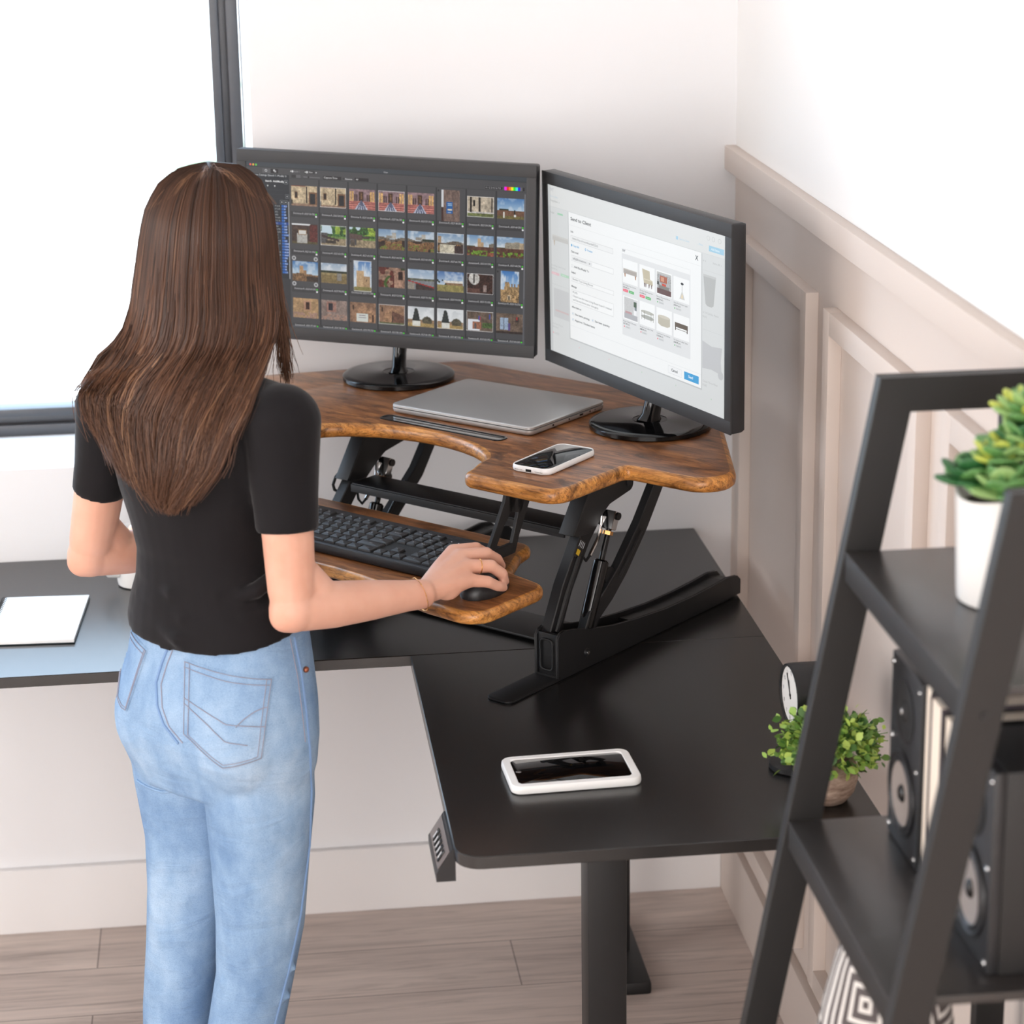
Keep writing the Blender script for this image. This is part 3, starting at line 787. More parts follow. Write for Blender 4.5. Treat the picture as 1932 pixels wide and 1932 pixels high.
class Screen:
    """emissive display drawn as coloured cells; x right, y down in 0..1"""
    def __init__(self, W, H):
        self.W, self.H = W, H; self.V = []; self.F = []; self.C = []; self.z = 0
    def pt(self, x, y):
        return ((x-0.5)*self.W, -0.00005*self.z, (0.5-y)*self.H)
    def quad(self, pts, col, lay=None):
        if lay is not None: self.z = lay
        n = len(self.V); self.V += [self.pt(*p) for p in pts]; self.F.append((n, n+3, n+2, n+1) if len(pts) == 4 else tuple(range(n, n+len(pts))[::-1])); self.C.append(S(*col))
    def r(self, x0, y0, x1, y1, col, lay=None):
        self.quad([(x0, y0), (x1, y0), (x1, y1), (x0, y1)], col, lay)
    def frame(self, x0, y0, x1, y1, col, t=0.0015, lay=None):
        ty = t*self.W/self.H
        self.r(x0, y0, x1, y0+ty, col, lay); self.r(x0, y1-ty, x1, y1, col); self.r(x0, y0, x0+t, y1, col); self.r(x1-t, y0, x1, y1, col)
    def ell(self, x, y, rx, ry, col, lay=None, n=16):
        self.quad([(x+rx*math.cos(2*math.pi*k/n), y+ry*math.sin(2*math.pi*k/n)) for k in range(n)], col, lay)
    def text(self, x, y, h, s, col, lay=None, bold=False, wfit=None):
        """baseline-left at x, y; h = cap height as a fraction of the height"""
        if lay is not None: self.z = lay
        V, T = text_geo(s, bold)
        if not len(V): return
        k = h*self.H/0.70; kx = k if wfit is None else wfit*self.W/max(1e-6, V[:, 0].max())
        n = len(self.V); X = (x-0.5)*self.W; Z = (0.5-y)*self.H; d = -0.00005*self.z
        self.V += [(X+a*kx, d, Z+b_*k) for a, b_ in V]
        for t_ in T:
            self.F.append((n+int(t_[0]), n+int(t_[1]), n+int(t_[2]))); self.C.append(S(*col))
    def picture(self, x0, y0, x1, y1, im, lay=None, gain=1.0):
        if lay is not None: self.z = lay
        ny, nx, _ = im.shape
        n = len(self.V)
        for j in range(ny+1):
            for i in range(nx+1):
                self.V.append(self.pt(x0+(x1-x0)*i/nx, y0+(y1-y0)*j/ny))
        for j in range(ny):
            for i in range(nx):
                a = n+j*(nx+1)+i
                self.F.append((a, a+nx+1, a+nx+2, a+1)); self.C.append(S(*(im[j, i]*gain)))
    def build(self, name, parent):
        me = bpy.data.meshes.new(name); me.from_pydata(self.V, [], self.F)
        ca = me.color_attributes.new('Col', 'FLOAT_COLOR', 'CORNER')
        buf = np.concatenate([np.tile(np.array(c, np.float32), (len(f), 1)) for f, c in zip(self.F, self.C)])
        ca.data.foreach_set('color', buf.ravel())
        me.materials.append(M['screen'])
        return link(bpy.data.objects.new(name, me), parent)

def monitor(pos, yaw, pitch, roll, W, base_xy, label, draw):
    H = W*0.61
    base_ = Vector((base_xy[0], base_xy[1], DZ+ZT+0.0004))
    root = empty('monitor', base_, yaw)
    tag(root, label, 'monitor', 'monitors on the riser')
    P = Matrix.Translation(base_) @ Matrix.Rotation(yaw, 4, 'Z')
    Mloc = P.inverted() @ (Matrix.Translation(pos) @ Matrix.Rotation(yaw, 4, 'Z') @ Matrix.Rotation(pitch, 4, 'X') @ Matrix.Rotation(roll, 4, 'Y'))
    bz, bzs = 0.0205, 0.0165
    b = MB()
    out = rp([(-W/2, -H/2, 0.004), (W/2, -H/2, 0.004), (W/2, H/2, 0.004), (-W/2, H/2, 0.004)], 4)
    XZ = Matrix(((1, 0, 0, 0), (0, 0, 1, 0), (0, 1, 0, 0), (0, 0, 0, 1)))
    b.slab(out, [(0.001, 0.0), (0, 0.0015), (0, 0.020), (0.0025, 0.026)], M=XZ)
    b.box((0, 0.032, -0.01), (W*0.72, 0.020, H*0.62), 0.008)
    hs = b.build('housing', M['dark_plastic'], root, M=Mloc)
    b = MB()
    for x0, x1, z0, z1 in ((-W/2, W/2, H/2-bz, H/2), (-W/2, W/2, -H/2, -H/2+bz+0.001), (-W/2, -W/2+bzs, -H/2+bz, H/2-bz), (W/2-bzs, W/2, -H/2+bz, H/2-bz)):
        b.bb(x0, x1, -0.0022, 0.0005, z0, z1, 0.0006)
    b.build('bezel', M['bezel'], root, M=Mloc)
    sw, sh = W-2*bzs, H-2*bz
    s = Screen(sw, sh); draw(s)
    so_ = s.build('screen', root); so_.matrix_basis = Mloc @ Matrix.Translation((0, -0.0006, 0))
    # stand
    b = MB(); b.lathe([(0.096, 0.0), (0.0985, 0.002), (0.0985, 0.008), (0.096, 0.0105), (0.088, 0.0118), (0.03, 0.0125), (0.028, 0.0132), (0.0275, 0.0125)], 72)
    b.build('stand_base', M['gloss_black'], root)
    b = MB()
    pts = [(0, 0.0, 0.010), (0, 0.002, 0.02), (0, 0.008, 0.045), (0, 0.016, 0.075), (0, 0.02, 0.11), (0, 0.012, 0.15)]
    b.tube(pts, [0.024, 0.0165, 0.0155, 0.018, 0.022, 0.024], 20, asp=(1.0, 0.75))
    b.build('neck', M['gloss_black'], root)
    return root

# ---- left screen: photo catalogue
def draw_catalog(s):
    G = (70, 70, 72); DK = (47, 48, 51)
    s.r(0, 0, 1, 1, G, 1)
    s.r(0, 0, 1, 0.026, (58, 64, 70), 2); s.r(0, 0.026, 1, 0.032, (50, 54, 58))
    for i, c in enumerate(((236, 94, 86), (236, 186, 60), (96, 196, 72))): s.ell(0.016+i*0.0105, 0.0185, 0.0034, 0.0062, c, 3)
    s.text(0.499, 0.0235, 0.009, 'Filter', (190, 190, 192), 3)
    s.r(0.06, 0.038, 0.118, 0.064, (88, 88, 90), 2); s.r(0.09, 0.038, 0.118, 0.064, (38, 38, 40), 3); s.ell(0.073, 0.050, 0.0045, 0.008, (190, 190, 192), 4); s.ell(0.073, 0.050, 0.003, 0.0055, (88, 88, 90), 5)
    s.r(0.1, 0.042, 0.106, 0.052, (200, 200, 200), 4); s.r(0.104, 0.048, 0.11, 0.058, (170, 170, 172), 4)
    s.r(0, 0.07, 0.157, 1, (40, 44, 49), 2)
    s.text(0.022, 0.083, 0.0105, 'Active Catalogs (Search 1, Modify 1)', (206, 208, 210), 3)
    s.text(0.070, 0.117, 0.0105, 'Search', (232, 232, 232), 3, True); s.text(0.098, 0.117, 0.0105, 'Add/Modify', (232, 232, 232), 3, True)
    for x, y in ((0.146, 0.114), (0.149, 0.2), (0.129, 0.235), (0.144, 0.235)): s.frame(x-0.006, y-0.012, x+0.006, y+0.012, (120, 124, 128), 0.001, 3); s.ell(x, y, 0.0015, 0.003, (220, 220, 220), 4)
    for x in (0.076, 0.102): s.text(x, 0.145, 0.013, 'v', (240, 240, 240), 3, True)
    for y in (0.165, 0.19, 0.216): s.r(0, y, 0.157, y+0.001, (58, 62, 66), 3)
    nums = ['853', '61', '17', '34', '409', '1', '75', '262', '208', '158', '1194', '3', '281', '15098', '1713', '1069', '4109', '4407', '340', '81', '426', '26', '98', '115']
    for i, nn in enumerate(nums):
        y = 0.252+i*0.0175
        wd_ = 0.006+0.018*min(1, len(nn)/4)
        if i == 6: s.r(0.10, y, 0.153, y+0.016, (26, 62, 128), 3)
        s.r(0.128, y+0.001, 0.128+wd_, y+0.014, (34, 92, 168), 4); s.text(0.137, y+0.0125, 0.009, nn, (205, 214, 226), 5)
        s.text(0.104, y+0.0125, 0.009, ('F1.4 R', 'F1.2 R', 'DC', 'ISO')[i % 4], (170, 172, 174), 4)
    s.r(0.1535, 0.23, 0.1555, 0.70, (190, 192, 194), 4); s.r(0, 0.70, 0.157, 1, (52, 53, 56), 3)
    s.text(0.171, 0.050, 0.009, 'Search 1', (150, 150, 152), 3); s.r(0.213, 0.035, 0.25, 0.056, (52, 52, 54), 3); s.text(0.229, 0.050, 0.009, 'Filter', (200, 200, 200), 4)
    for x in (0.164, 0.217, 0.256): s.ell(x, 0.046, 0.002, 0.004, (200, 200, 200), 4)
    for x in (0.1685, 0.2215): s.r(x-0.001, 0.04, x+0.004, 0.052, (215, 215, 215), 5)
    s.r(0.166, 0.066, 0.182, 0.083, (48, 48, 50), 3); s.r(0.183, 0.066, 0.199, 0.083, (92, 92, 94), 3)
    s.r(0.209, 0.073, 0.27, 0.078, (104, 104, 106), 3); s.ell(0.228, 0.0755, 0.003, 0.006, (36, 36, 38), 4)
    s.r(0.281, 0.062, 0.347, 0.083, (36, 36, 38), 3); s.text(0.284, 0.0765, 0.0105, 'Capture Time', (225, 225, 225), 4)
    s.r(0.352, 0.068, 0.357, 0.077, (40, 40, 42), 3); s.text(0.361, 0.0775, 0.0095, 'Reverse', (225, 225, 225), 4)
    s.r(0.395, 0.062, 0.445, 0.082, (36, 36, 38), 3); s.text(0.399, 0.0765, 0.0095, 'All', (225, 225, 225), 4)
    s.r(0.855, 0.064, 0.917, 0.082, (38, 38, 40), 3); s.frame(0.854, 0.063, 0.918, 0.083, (100, 100, 102), 0.0008, 3)
    s.text(0.858, 0.0775, 0.0095, '0 1 2 3 4 5 6 7 8', (170, 170, 172), 4)
    for i, c in enumerate(((236, 20, 226), (232, 20, 20), (240, 122, 24), (238, 230, 30), (30, 224, 30), (60, 220, 220), (16, 16, 224), (96, 96, 98), (34, 34, 36))): s.r(0.923+i*0.0078, 0.062, 0.923+i*0.0078+0.0078, 0.082, c, 3)
    kinds = ['door', 'door', 'church', 'church', 'church', 'sign', 'tower_wall', 'lawn', 'plaque', 'cannon', 'cannon2', 'ruin', 'ruin2', 'ruin3', 'cannon_tower', 'cannon_hall',
             'tower_hill', 'field', 'tower_tall', 'moss', 'harbor', 'villa', 'arch', 'castle_tall', 'win', 'win2', 'gable', 'gable2', 'statue', 'statue', 'flags', 'yard']
    dashed = {1, 3, 6, 9, 13, 18, 22, 27, 29, 30}
    dots = {1: 3, 3: 1, 9: 1, 11: 3, 12: 1, 13: 1, 16: 1, 18: 1, 19: 1, 22: 3}
    ys = [0.129, 0.358, 0.587, 0.813]
    for c in range(8):
        if c: s.r(0.1583+c*0.1049, 0.09, 0.1583+c*0.1049+0.0052, 1, DK, 2)
    s.r(0.158, 0.086, 1, 0.0885, (54, 55, 57), 3)
    for r_ in range(4):
        for c in range(8):
            i = r_*8+c; x = 0.1645+c*0.1049; y = ys[r_]; im = picture(kinds[i], 100+i)
            if im.shape[0] > im.shape[1]: a = (x+0.0145, y-0.028, x+0.0785, y+0.158)
            else: a = (x, y, x+0.0935, y+0.121)
            s.picture(*a, im, 3, 0.93)
            if i in dashed:
                for k_ in range(26):
                    fx = a[0]+(a[2]-a[0])*(k_/26); s.r(fx, a[1], fx+0.0016, a[1]+0.0035, (236, 236, 236), 4); s.r(fx, a[3]-0.0035, fx+0.0016, a[3], (236, 236, 236), 4)
                for k_ in range(14):
                    fy = a[1]+(a[3]-a[1])*(k_/14); s.r(a[0], fy, a[0]+0.0018, fy+0.0032, (236, 236, 236), 4); s.r(a[2]-0.0018, fy, a[2], fy+0.0032, (236, 236, 236), 4)
            ly = y+0.156
            s.r(x-0.004, ly, x+0.0965, ly+0.034, (58, 58, 60), 2)
            s.text(x+0.006, ly+0.0165, 0.0105, 'Dominican-R...0227-%d.CR2' % (53+i), (196, 196, 198), 3, wfit=0.079)
            s.ell(x+0.0895, ly+0.0125, 0.0025, 0.0045, (62, 210, 30), 4); s.r(x+0.0865, ly+0.021, x+0.0922, ly+0.031, (228, 228, 230), 4)
            for k_ in range(dots.get(i, 0)): s.ell(x+0.04+k_*0.006, ly+0.026, 0.001, 0.002, (24, 24, 24), 4)
            if i == 16:
                for ex, ey in ((0.006, -0.018), (0.086, -0.018), (0.006, 0.138), (0.086, 0.138)): s.ell(x+ex, y+ey, 0.0075, 0.0135, (176, 176, 178), 5); s.ell(x+ex, y+ey, 0.004, 0.007, (92, 92, 94), 6)
            if i in (5, 18, 23): s.ell(x+0.004, y-0.022, 0.003, 0.006, (40, 40, 42), 5)
    s.r(0.992, 0.1, 0.997, 1, (88, 88, 92), 4); s.r(0.994, 0.1, 0.9965, 0.72, (112, 112, 116), 5); s.r(0.158, 0.985, 1, 1, (78, 80, 84), 5)

# ---- right screen: client page with a dialogue
def draw_client(s):
    BG = (214, 216, 216)
    s.r(0, 0, 1, 1, BG, 1); s.r(0, 0, 0.016, 1, (196, 198, 198), 2); s.r(0.016, 0.125, 1, 0.127, (204, 206, 206), 2); s.r(0, 0.0, 1, 0.125, (221, 222, 221), 2)
    s.text(0.012, 0.036, 0.020, 'IVY', (172, 174, 182), 3)
    s.text(0.013, 0.070, 0.009, 'The Story Editor', (176, 200, 214), 3); s.text(0.013, 0.096, 0.012, 'Living Room  v', (160, 162, 162), 3)
    s.text(0.013, 0.165, 0.011, 'Budget', (168, 170, 170), 3); s.r(0.057, 0.153, 0.091, 0.164, (166, 208, 180), 3)
    s.r(0.023, 0.291, 0.121, 0.322, (198, 197, 194), 3); s.r(0.023, 0.291, 0.121, 0.3, (205, 204, 201), 4); s.quad([(0.03, 0.322), (0.04, 0.322), (0.037, 0.352), (0.033, 0.352)], (196, 184, 172), 3)
    s.text(0.014, 0.478, 0.009, 'Prairie Beige Tufted Ottoman', (182, 184, 184), 3); s.text(0.014, 0.498, 0.009, '$292.99 (x1)', (172, 174, 174), 3)
    s.r(0.014, 0.513, 0.062, 0.528, (226, 190, 196), 3); s.text(0.022, 0.524, 0.008, 'Decline', (240, 225, 228), 4); s.r(0.072, 0.508, 0.122, 0.524, (180, 212, 188), 3); s.text(0.08, 0.519, 0.008, 'Approve', (228, 240, 230), 4)
    s.r(0.016, 0.585, 0.124, 0.587, (200, 202, 202), 3); s.r(0.025, 0.608, 0.12, 0.782, (202, 203, 204), 3); s.r(0.034, 0.735, 0.118, 0.745, (206, 188, 188), 4)
    s.text(0.014, 0.83, 0.009, 'Blush Tufted Ottoman', (182, 184, 184), 3); s.text(0.014, 0.85, 0.009, '$277.99 (x1)', (172, 174, 174), 3); s.ell(0.019, 0.882, 0.003, 0.005, (226, 170, 178), 3); s.r(0.025, 0.875, 0.055, 0.889, (206, 208, 208), 3)
    for x in (0.18, 0.36, 0.55, 0.74, 0.93): s.ell(x, 0.915, 0.0025, 0.0045, (186, 206, 190) if x > 0.4 else (222, 190, 196), 3)
    s.text(0.760, 0.094, 0.011, 'Send to Client', (172, 204, 222), 3); s.r(0.742, 0.078, 0.753, 0.096, (168, 206, 228), 3)
    s.text(0.855, 0.090, 0.011, '... More', (172, 204, 222), 3)
    s.r(0.915, 0.076, 0.992, 0.107, (160, 202, 224), 3); s.text(0.927, 0.0975, 0.0125, 'Add Items', (226, 238, 245), 4, True)
    for x in (0.912, 0.938, 0.970):
        s.ell(x, 0.038, 0.008, 0.013, (190, 192, 192), 3); s.ell(x, 0.038, 0.0065, 0.011, (221, 222, 221), 4)
    s.text(0.884, 0.170, 0.011, 'm  v', (160, 162, 162), 3); s.text(0.935, 0.170, 0.011, 'Status: All  v', (176, 178, 178), 3)
    s.r(0.884, 0.215, 1, 0.217, (204, 206, 206), 3)
    s.quad([(0.886, 0.238), (0.952, 0.238), (0.940, 0.398), (0.930, 0.408), (0.908, 0.408), (0.898, 0.398)], (182, 183, 182), 3); s.quad([(0.886, 0.238), (0.952, 0.238), (0.951, 0.25), (0.887, 0.25)], (196, 197, 196), 4)
    s.text(0.884, 0.452, 0.011, 'le Tall Cylinder Planter', (178, 180, 180), 3); s.text(0.884, 0.474, 0.011, '$ (x1)', (166, 168, 168), 3)
    s.r(0.884, 0.54, 1, 0.542, (204, 206, 206), 3)
    s.quad([(0.882, 0.605), (0.930, 0.622), (0.985, 0.612), (0.978, 0.690), (0.984, 0.762), (0.93, 0.750), (0.882, 0.758)], (194, 195, 197), 3); s.ell(0.978, 0.765, 0.014, 0.024, (192, 193, 195), 4)
    s.text(0.884, 0.832, 0.011, 'Cotton Throw Pillow', (178, 180, 180), 3); s.text(0.884, 0.854, 0.011, '$ (x3)', (166, 168, 168), 3)
    # dialogue
    s.r(0.1225, 0.13, 0.8805, 0.883, (190, 192, 193), 5); s.r(0.126, 0.128, 0.8765, 0.8755, (240, 241, 241), 6)
    D_ = (52, 54, 58); L_ = 7
    s.text(0.138, 0.172, 0.0195, 'Send to Client', (38, 40, 44), L_, True, wfit=0.124)
    s.r(0.126, 0.201, 0.8765, 0.2025, (222, 223, 223), L_); s.r(0.126, 0.797, 0.8765, 0.7985, (220, 222, 224), L_)
    s.text(0.845, 0.176, 0.026, 'X', (50, 52, 56), L_, True)
    s.text(0.138, 0.243, 0.0115, 'Link', D_, L_, True)
    for a in ((0.138, 0.260, 0.391, 0.292), (0.139, 0.376, 0.392, 0.409), (0.139, 0.504, 0.392, 0.530), (0.139, 0.579, 0.391, 0.655)):
        s.r(*a, (236, 237, 237) if a[1] < 0.3 else (243, 244, 244), L_); s.frame(*a, (206, 207, 208), 0.0012, 8)
    s.text(0.148, 0.281, 0.0125, 'https://ivy.co/roomboards/523r5', (84, 86, 90), 8, wfit=0.154)
    BL = (70, 160, 212)
    s.text(0.152, 0.323, 0.0115, 'Copy link', BL, L_, True); s.ell(0.143, 0.318, 0.004, 0.0075, BL, L_); s.text(0.238, 0.324, 0.0115, 'Preview', BL, L_, True); s.ell(0.227, 0.318, 0.004, 0.0075, BL, L_); s.ell(0.227, 0.318, 0.0022, 0.004, (240, 241, 241), 8)
    s.text(0.138, 0.360, 0.0115, 'Client email', D_, L_, True)
    s.r(0.144, 0.383, 0.265, 0.404, (228, 229, 230), 8); s.text(0.150, 0.398, 0.0115, 'jeffy@hotmail.com', (60, 62, 66), 9, wfit=0.08); s.text(0.248, 0.398, 0.0125, 'x', (40, 42, 46), 9, True)
    s.frame(0.139, 0.433, 0.151, 0.447, (200, 202, 204), 0.001, L_); s.text(0.156, 0.446, 0.0115, 'Add Bcc/Reply To', D_, L_, True, wfit=0.09)
    s.text(0.138, 0.482, 0.0115, 'Subject', D_, L_, True); s.text(0.146, 0.521, 0.0125, 'Review Your Living Room', (84, 86, 90), 8, wfit=0.122)
    s.text(0.138, 0.565, 0.0115, 'Message', D_, L_, True)
    s.text(0.145, 0.598, 0.012, 'Hi Jeffy,', (80, 82, 86), 8); s.text(0.146, 0.621, 0.012, 'Check out the new Living Room board I created', (80, 82, 86), 8, wfit=0.232); s.text(0.146, 0.643, 0.012, 'and let me know your thoughts.', (80, 82, 86), 8, wfit=0.155)
    s.text(0.139, 0.688, 0.0115, 'Allow them to:', D_, L_, True)
    for x, y, t_, wd_ in ((0.140, 0.730, 'See items pricing', 0.088), (0.261, 0.728, 'See item quantity', 0.088), (0.140, 0.766, 'Approve / Decline items', 0.12)):
        s.frame(x, y-0.013, x+0.012, y, (196, 200, 204), 0.001, L_); s.text(x+0.002, y-0.003, 0.012, 'v', BL, 8, True); s.text(x+0.017, y-0.002, 0.0115, t_, D_, L_, True, wfit=wd_)
    s.r(0.699, 0.814, 0.773, 0.858, (238, 239, 240), L_); s.frame(0.699, 0.814, 0.773, 0.858, (208, 210, 212), 0.001, 8); s.text(0.716, 0.842, 0.0155, 'Cancel', (40, 42, 46), 8, True)
    s.r(0.786, 0.815, 0.864, 0.859, (66, 158, 212), L_); s.text(0.809, 0.843, 0.0155, 'Send', (240, 246, 250), 8, True)
    s.r(0.441, 0.24, 0.819, 0.736, (224, 225, 226), L_); s.r(0.442, 0.242, 0.818, 0.268, (240, 241, 241), 8); s.text(0.445, 0.258, 0.014, 'IVY', (50, 52, 66), 9, True)
    cards = [(0.446, 0.298, 'Prairie Beige Cotton Ottoman', '$292.99 (x1)', 'rg'), (0.541, 0.298, 'Wembley Tufted Accent Chair', '$1,109.99 (x1)', 'rg'), (0.635, 0.299, 'Natural Rosewood Mirror', '$489.00 (x1)', 'g'), (0.729, 0.301, 'Glass Multi Pendant Light', '$74.99 (x1)', 'g'),
             (0.446, 0.507, 'Blush Tufted Ottoman', '$277.99 (x1)', 'r'), (0.541, 0.505, 'Round Leg Coffee Table', '$480.00 (x1)', 'r'), (0.635, 0.507, 'Curtis Round Cream Ottoman', '$1,250.00 (x1)', 'r'), (0.729, 0.509, 'Farmhouse Coffee Table', '$749.99 (x1)', 'g')]
    for i, (x, y, a_, p_, st) in enumerate(cards):
        s.r(x, y, x+0.085, y+0.134, (243, 244, 244), 8)
        s.text(x+0.001, y+0.151, 0.0085, a_, (86, 88, 92), 9, wfit=0.074); s.text(x+0.001, y+0.165, 0.0085, p_, (40, 42, 46), 9, True, wfit=0.036)
        if st == 'rg':
            s.r(x+0.001, y+0.171, x+0.029, y+0.186, (232, 86, 108), 9); s.text(x+0.007, y+0.181, 0.007, 'Decline', (245, 225, 228), 10); s.r(x+0.034, y+0.171, x+0.063, y+0.186, (82, 178, 98), 9); s.text(x+0.039, y+0.181, 0.007, 'Approve', (228, 242, 230), 10)
        else:
            s.ell(x+0.007, y+0.178, 0.0026, 0.0045, (232, 86, 108) if st == 'r' else (82, 178, 98), 9); s.r(x+0.012, y+0.172, x+0.042, y+0.185, (212, 214, 215), 9); s.text(x+0.015, y+0.181, 0.007, 'Declined' if st == 'r' else 'Approved', (150, 152, 154), 10)
    q = lambda p, c, l=9: s.quad(p, c, l)
    s.r(0.450, 0.350, 0.526, 0.378, (172, 164, 158), 9); s.r(0.450, 0.350, 0.526, 0.356, (192, 186, 180), 10)
    for x in (0.455, 0.515): q([(x, 0.378), (x+0.007, 0.378), (x+0.006, 0.398), (x+0.002, 0.398)], (166, 112, 66))
    q([(0.556, 0.318), (0.598, 0.322), (0.600, 0.368), (0.614, 0.372), (0.616, 0.398), (0.566, 0.396)], (196, 186, 162)); s.r(0.566, 0.37, 0.614, 0.376, (214, 206, 186), 10)
    for x in (0.566, 0.574, 0.592, 0.606): q([(x, 0.396), (x+0.006, 0.396), (x+0.004, 0.418), (x+0.001, 0.418)], (88, 50, 38))
    r_ = np.random.default_rng(5); im = np.full((20, 14, 3), 150.0)+r_.random((20, 14, 1))*40; im[3:9, 3:10] = (172, 92, 62); im[4:8, 4:7] = (206, 150, 120); im[10:12, 5:9] = (204, 74, 50); im[12:15, 2:12] = (128, 124, 118); im[15:] = (98, 66, 62); im[:2] = (190, 190, 188); im[9:12, 0:2] = (60, 62, 58)
    s.picture(0.639, 0.306, 0.716, 0.427, im, 9)
    s.ell(0.7755, 0.332, 0.008, 0.007, (46, 46, 50), 9); s.r(0.7748, 0.332, 0.7763, 0.38, (60, 60, 62), 9); q([(0.773, 0.378), (0.778, 0.378), (0.790, 0.418), (0.761, 0.418)], (206, 204, 200)); q([(0.774, 0.39), (0.777, 0.39), (0.780, 0.412), (0.771, 0.412)], (236, 214, 170), 10)
    im = np.full((20, 14, 3), 196.0)+r_.random((20, 14, 1))*8; im[:, 10:] = (214, 214, 216); im[2:7, 10:13] = (74, 92, 70); im[7:10, 11:13] = (120, 128, 132); im[10:16, 10:13] = (238, 238, 240); im[13:15, 1:8] = (188, 150, 152); im[15:] = (176, 176, 180)
    s.picture(0.453, 0.513, 0.529, 0.634, im, 9)
    s.ell(0.585, 0.560, 0.036, 0.010, (188, 188, 180), 9); s.ell(0.585, 0.588, 0.036, 0.012, (172, 174, 168), 9)
    for x in (0.552, 0.566, 0.604, 0.616): s.r(x, 0.556, x+0.0018, 0.606, (122, 116, 104), 10)
    q([(0.644, 0.552), (0.710, 0.552), (0.710, 0.596), (0.694, 0.606), (0.660, 0.606), (0.644, 0.596)], (190, 184, 168)); s.ell(0.677, 0.552, 0.033, 0.009, (206, 200, 186), 10)
    s.r(0.736, 0.556, 0.806, 0.582, (98, 84, 70), 9); s.r(0.738, 0.59, 0.804, 0.593, (120, 112, 100), 9)
    for x in (0.737, 0.800): s.r(x, 0.58, x+0.005, 0.6, (84, 70, 58), 10)

monitor(Vector((-0.6515, -0.2155, 1.3245)), math.radians(-23.8), math.radians(-0.4), math.radians(1.38), 0.534, (-0.6280, -0.1360),
        'black monitor behind the woman showing a dark grid of travel photos', draw_catalog)
monitor(Vector((-0.2790, -0.5380, 1.2998)), math.radians(-65.9), math.radians(1.5), math.radians(1.47), 0.534, (-0.2511, -0.5377),
        'black monitor near the right wall showing a white web page', draw_client)

# ------------------------------------------------------------------ laptop, phones, keyboard, mouse
def on(u, v, z=0.0):   # riser local -> world
    return RM @ Vector((u, v, z))
lap = empty('laptop', on(-0.012, 0.031, ZT+0.0002), RZ+math.radians(2.0))
tag(lap, 'closed silver laptop lying on the wooden riser between the monitors', 'laptop')
o4 = lambda w_, h_, r: rp([(-w_/2, -h_/2, r), (w_/2, -h_/2, r), (w_/2, h_/2, r), (-w_/2, h_/2, r)], 6)
b = MB(); b.slab(o4(0.288, 0.214, 0.012), [(0.004, 0.0008), (0.001, 0.003), (0, 0.006), (0, 0.0092), (0.0008, 0.0095)])
lb = b.build('base', M['aluminium'], lap)
b = MB(); b.slab(o4(0.288, 0.214, 0.012), [(0.0008, 0.0105), (0, 0.0109), (0, 0.0142), (0.0012, 0.0152), (0.004, 0.0156)])
b.build('lid', M['aluminium'], lap)
b = MB(); b.slab(o4(0.285, 0.211, 0.011), [(0, 0.0095), (0, 0.0105)]); b.build('gap_seal', M['rubber'], lap)
for yy, ww in ((-0.045, 0.004), (0.0, 0.003), (0.035, 0.010), (0.060, 0.0035), (0.075, 0.003)):
    b = MB(); b.bb(0.1436, 0.1443, yy-ww/2, yy+ww/2, 0.0052, 0.0078, 0.0003); b.build('port', M['gloss_black'], lb)

def phone(loc, rz, L, W, T, border, label, port, bump):
    root = empty('smartphone', loc, rz); tag(root, label, 'phone')
    b = MB(); b.slab(o4(W, L, 0.016), [(0.003, 0), (0.0008, 0.0015), (0, T*0.4), (0.0006, T-0.0015), (0.002, T), (border-0.001, T), (border, T-0.0012)])
    b.build('case', M['white_plastic'], root)
    b = MB(); b.slab(o4(W-2*border+0.0006, L-2*border+0.0006, 0.011), [(0, T-0.003), (0, T-0.0011), (0.0004, T-0.0009)])
    sc_ = b.build('screen', M['screen_glass'], root)
    b = MB()
    if port:
        b.box((0, -L/2+0.0004, T*0.45), (0.010, 0.0016, 0.004), 0.0004)
        for s_ in (-1, 1):
            for i in range(6): b.cyl((s_*(0.012+i*0.0024), -L/2-0.0001, T*0.42), (s_*(0.012+i*0.0024), -L/2+0.002, T*0.42), 0.0006, n=8)
        b.build('charging_port', M['rubber'], root)
    else:
        b.ell((0.0, L/2-border-0.006, T-0.0008), (0.003, 0.004, 0.0004)); b.build('camera_dot', M['chrome'], root)
    return root
phone(on(0.2555, -0.168, ZT+0.0002), RZ+math.radians(4.5), 0.143, 0.0715, 0.0105, 0.0028, 'white cased smartphone lying on the front right of the wooden riser', True, False)
phone(Vector((-0.4680, -1.1290, DZ+0.0002)), math.radians(92.5), 0.186, 0.112, 0.0125, 0.0125, 'thick white framed smartphone lying on the black desk near its front edge', False, True)

# keyboard
KT = math.radians(2.6)
kb = empty('keyboard', on(0.006, -0.327, TZ+0.0002), RZ); tag(kb, 'black full-size computer keyboard on the wooden keyboard tray', 'keyboard')
KM = Matrix.Translation((0, -0.068, 0.0)) @ Matrix.Rotation(KT, 4, 'X')
b = MB(); b.slab(rp([(-0.221, 0.0, 0.008), (0.221, 0.0, 0.008), (0.221, 0.140, 0.008), (-0.221, 0.140, 0.008)]), [(0.002, 0.001), (0, 0.004), (0, 0.0135), (0.0015, 0.0155), (0.004, 0.0158)], M=KM)
b.build('body', M['key_plastic'], kb)
b = MB(); b.slab(rp([(-0.217, 0.020, 0.003), (0.217, 0.020, 0.003), (0.217, 0.124, 0.003), (-0.217, 0.124, 0.003)]), [(0, 0.0157), (0, 0.0160)], M=KM); b.build('key_well', M['rubber'], kb)
U = 0.0187
keymesh = {}
legV, legT = [], []
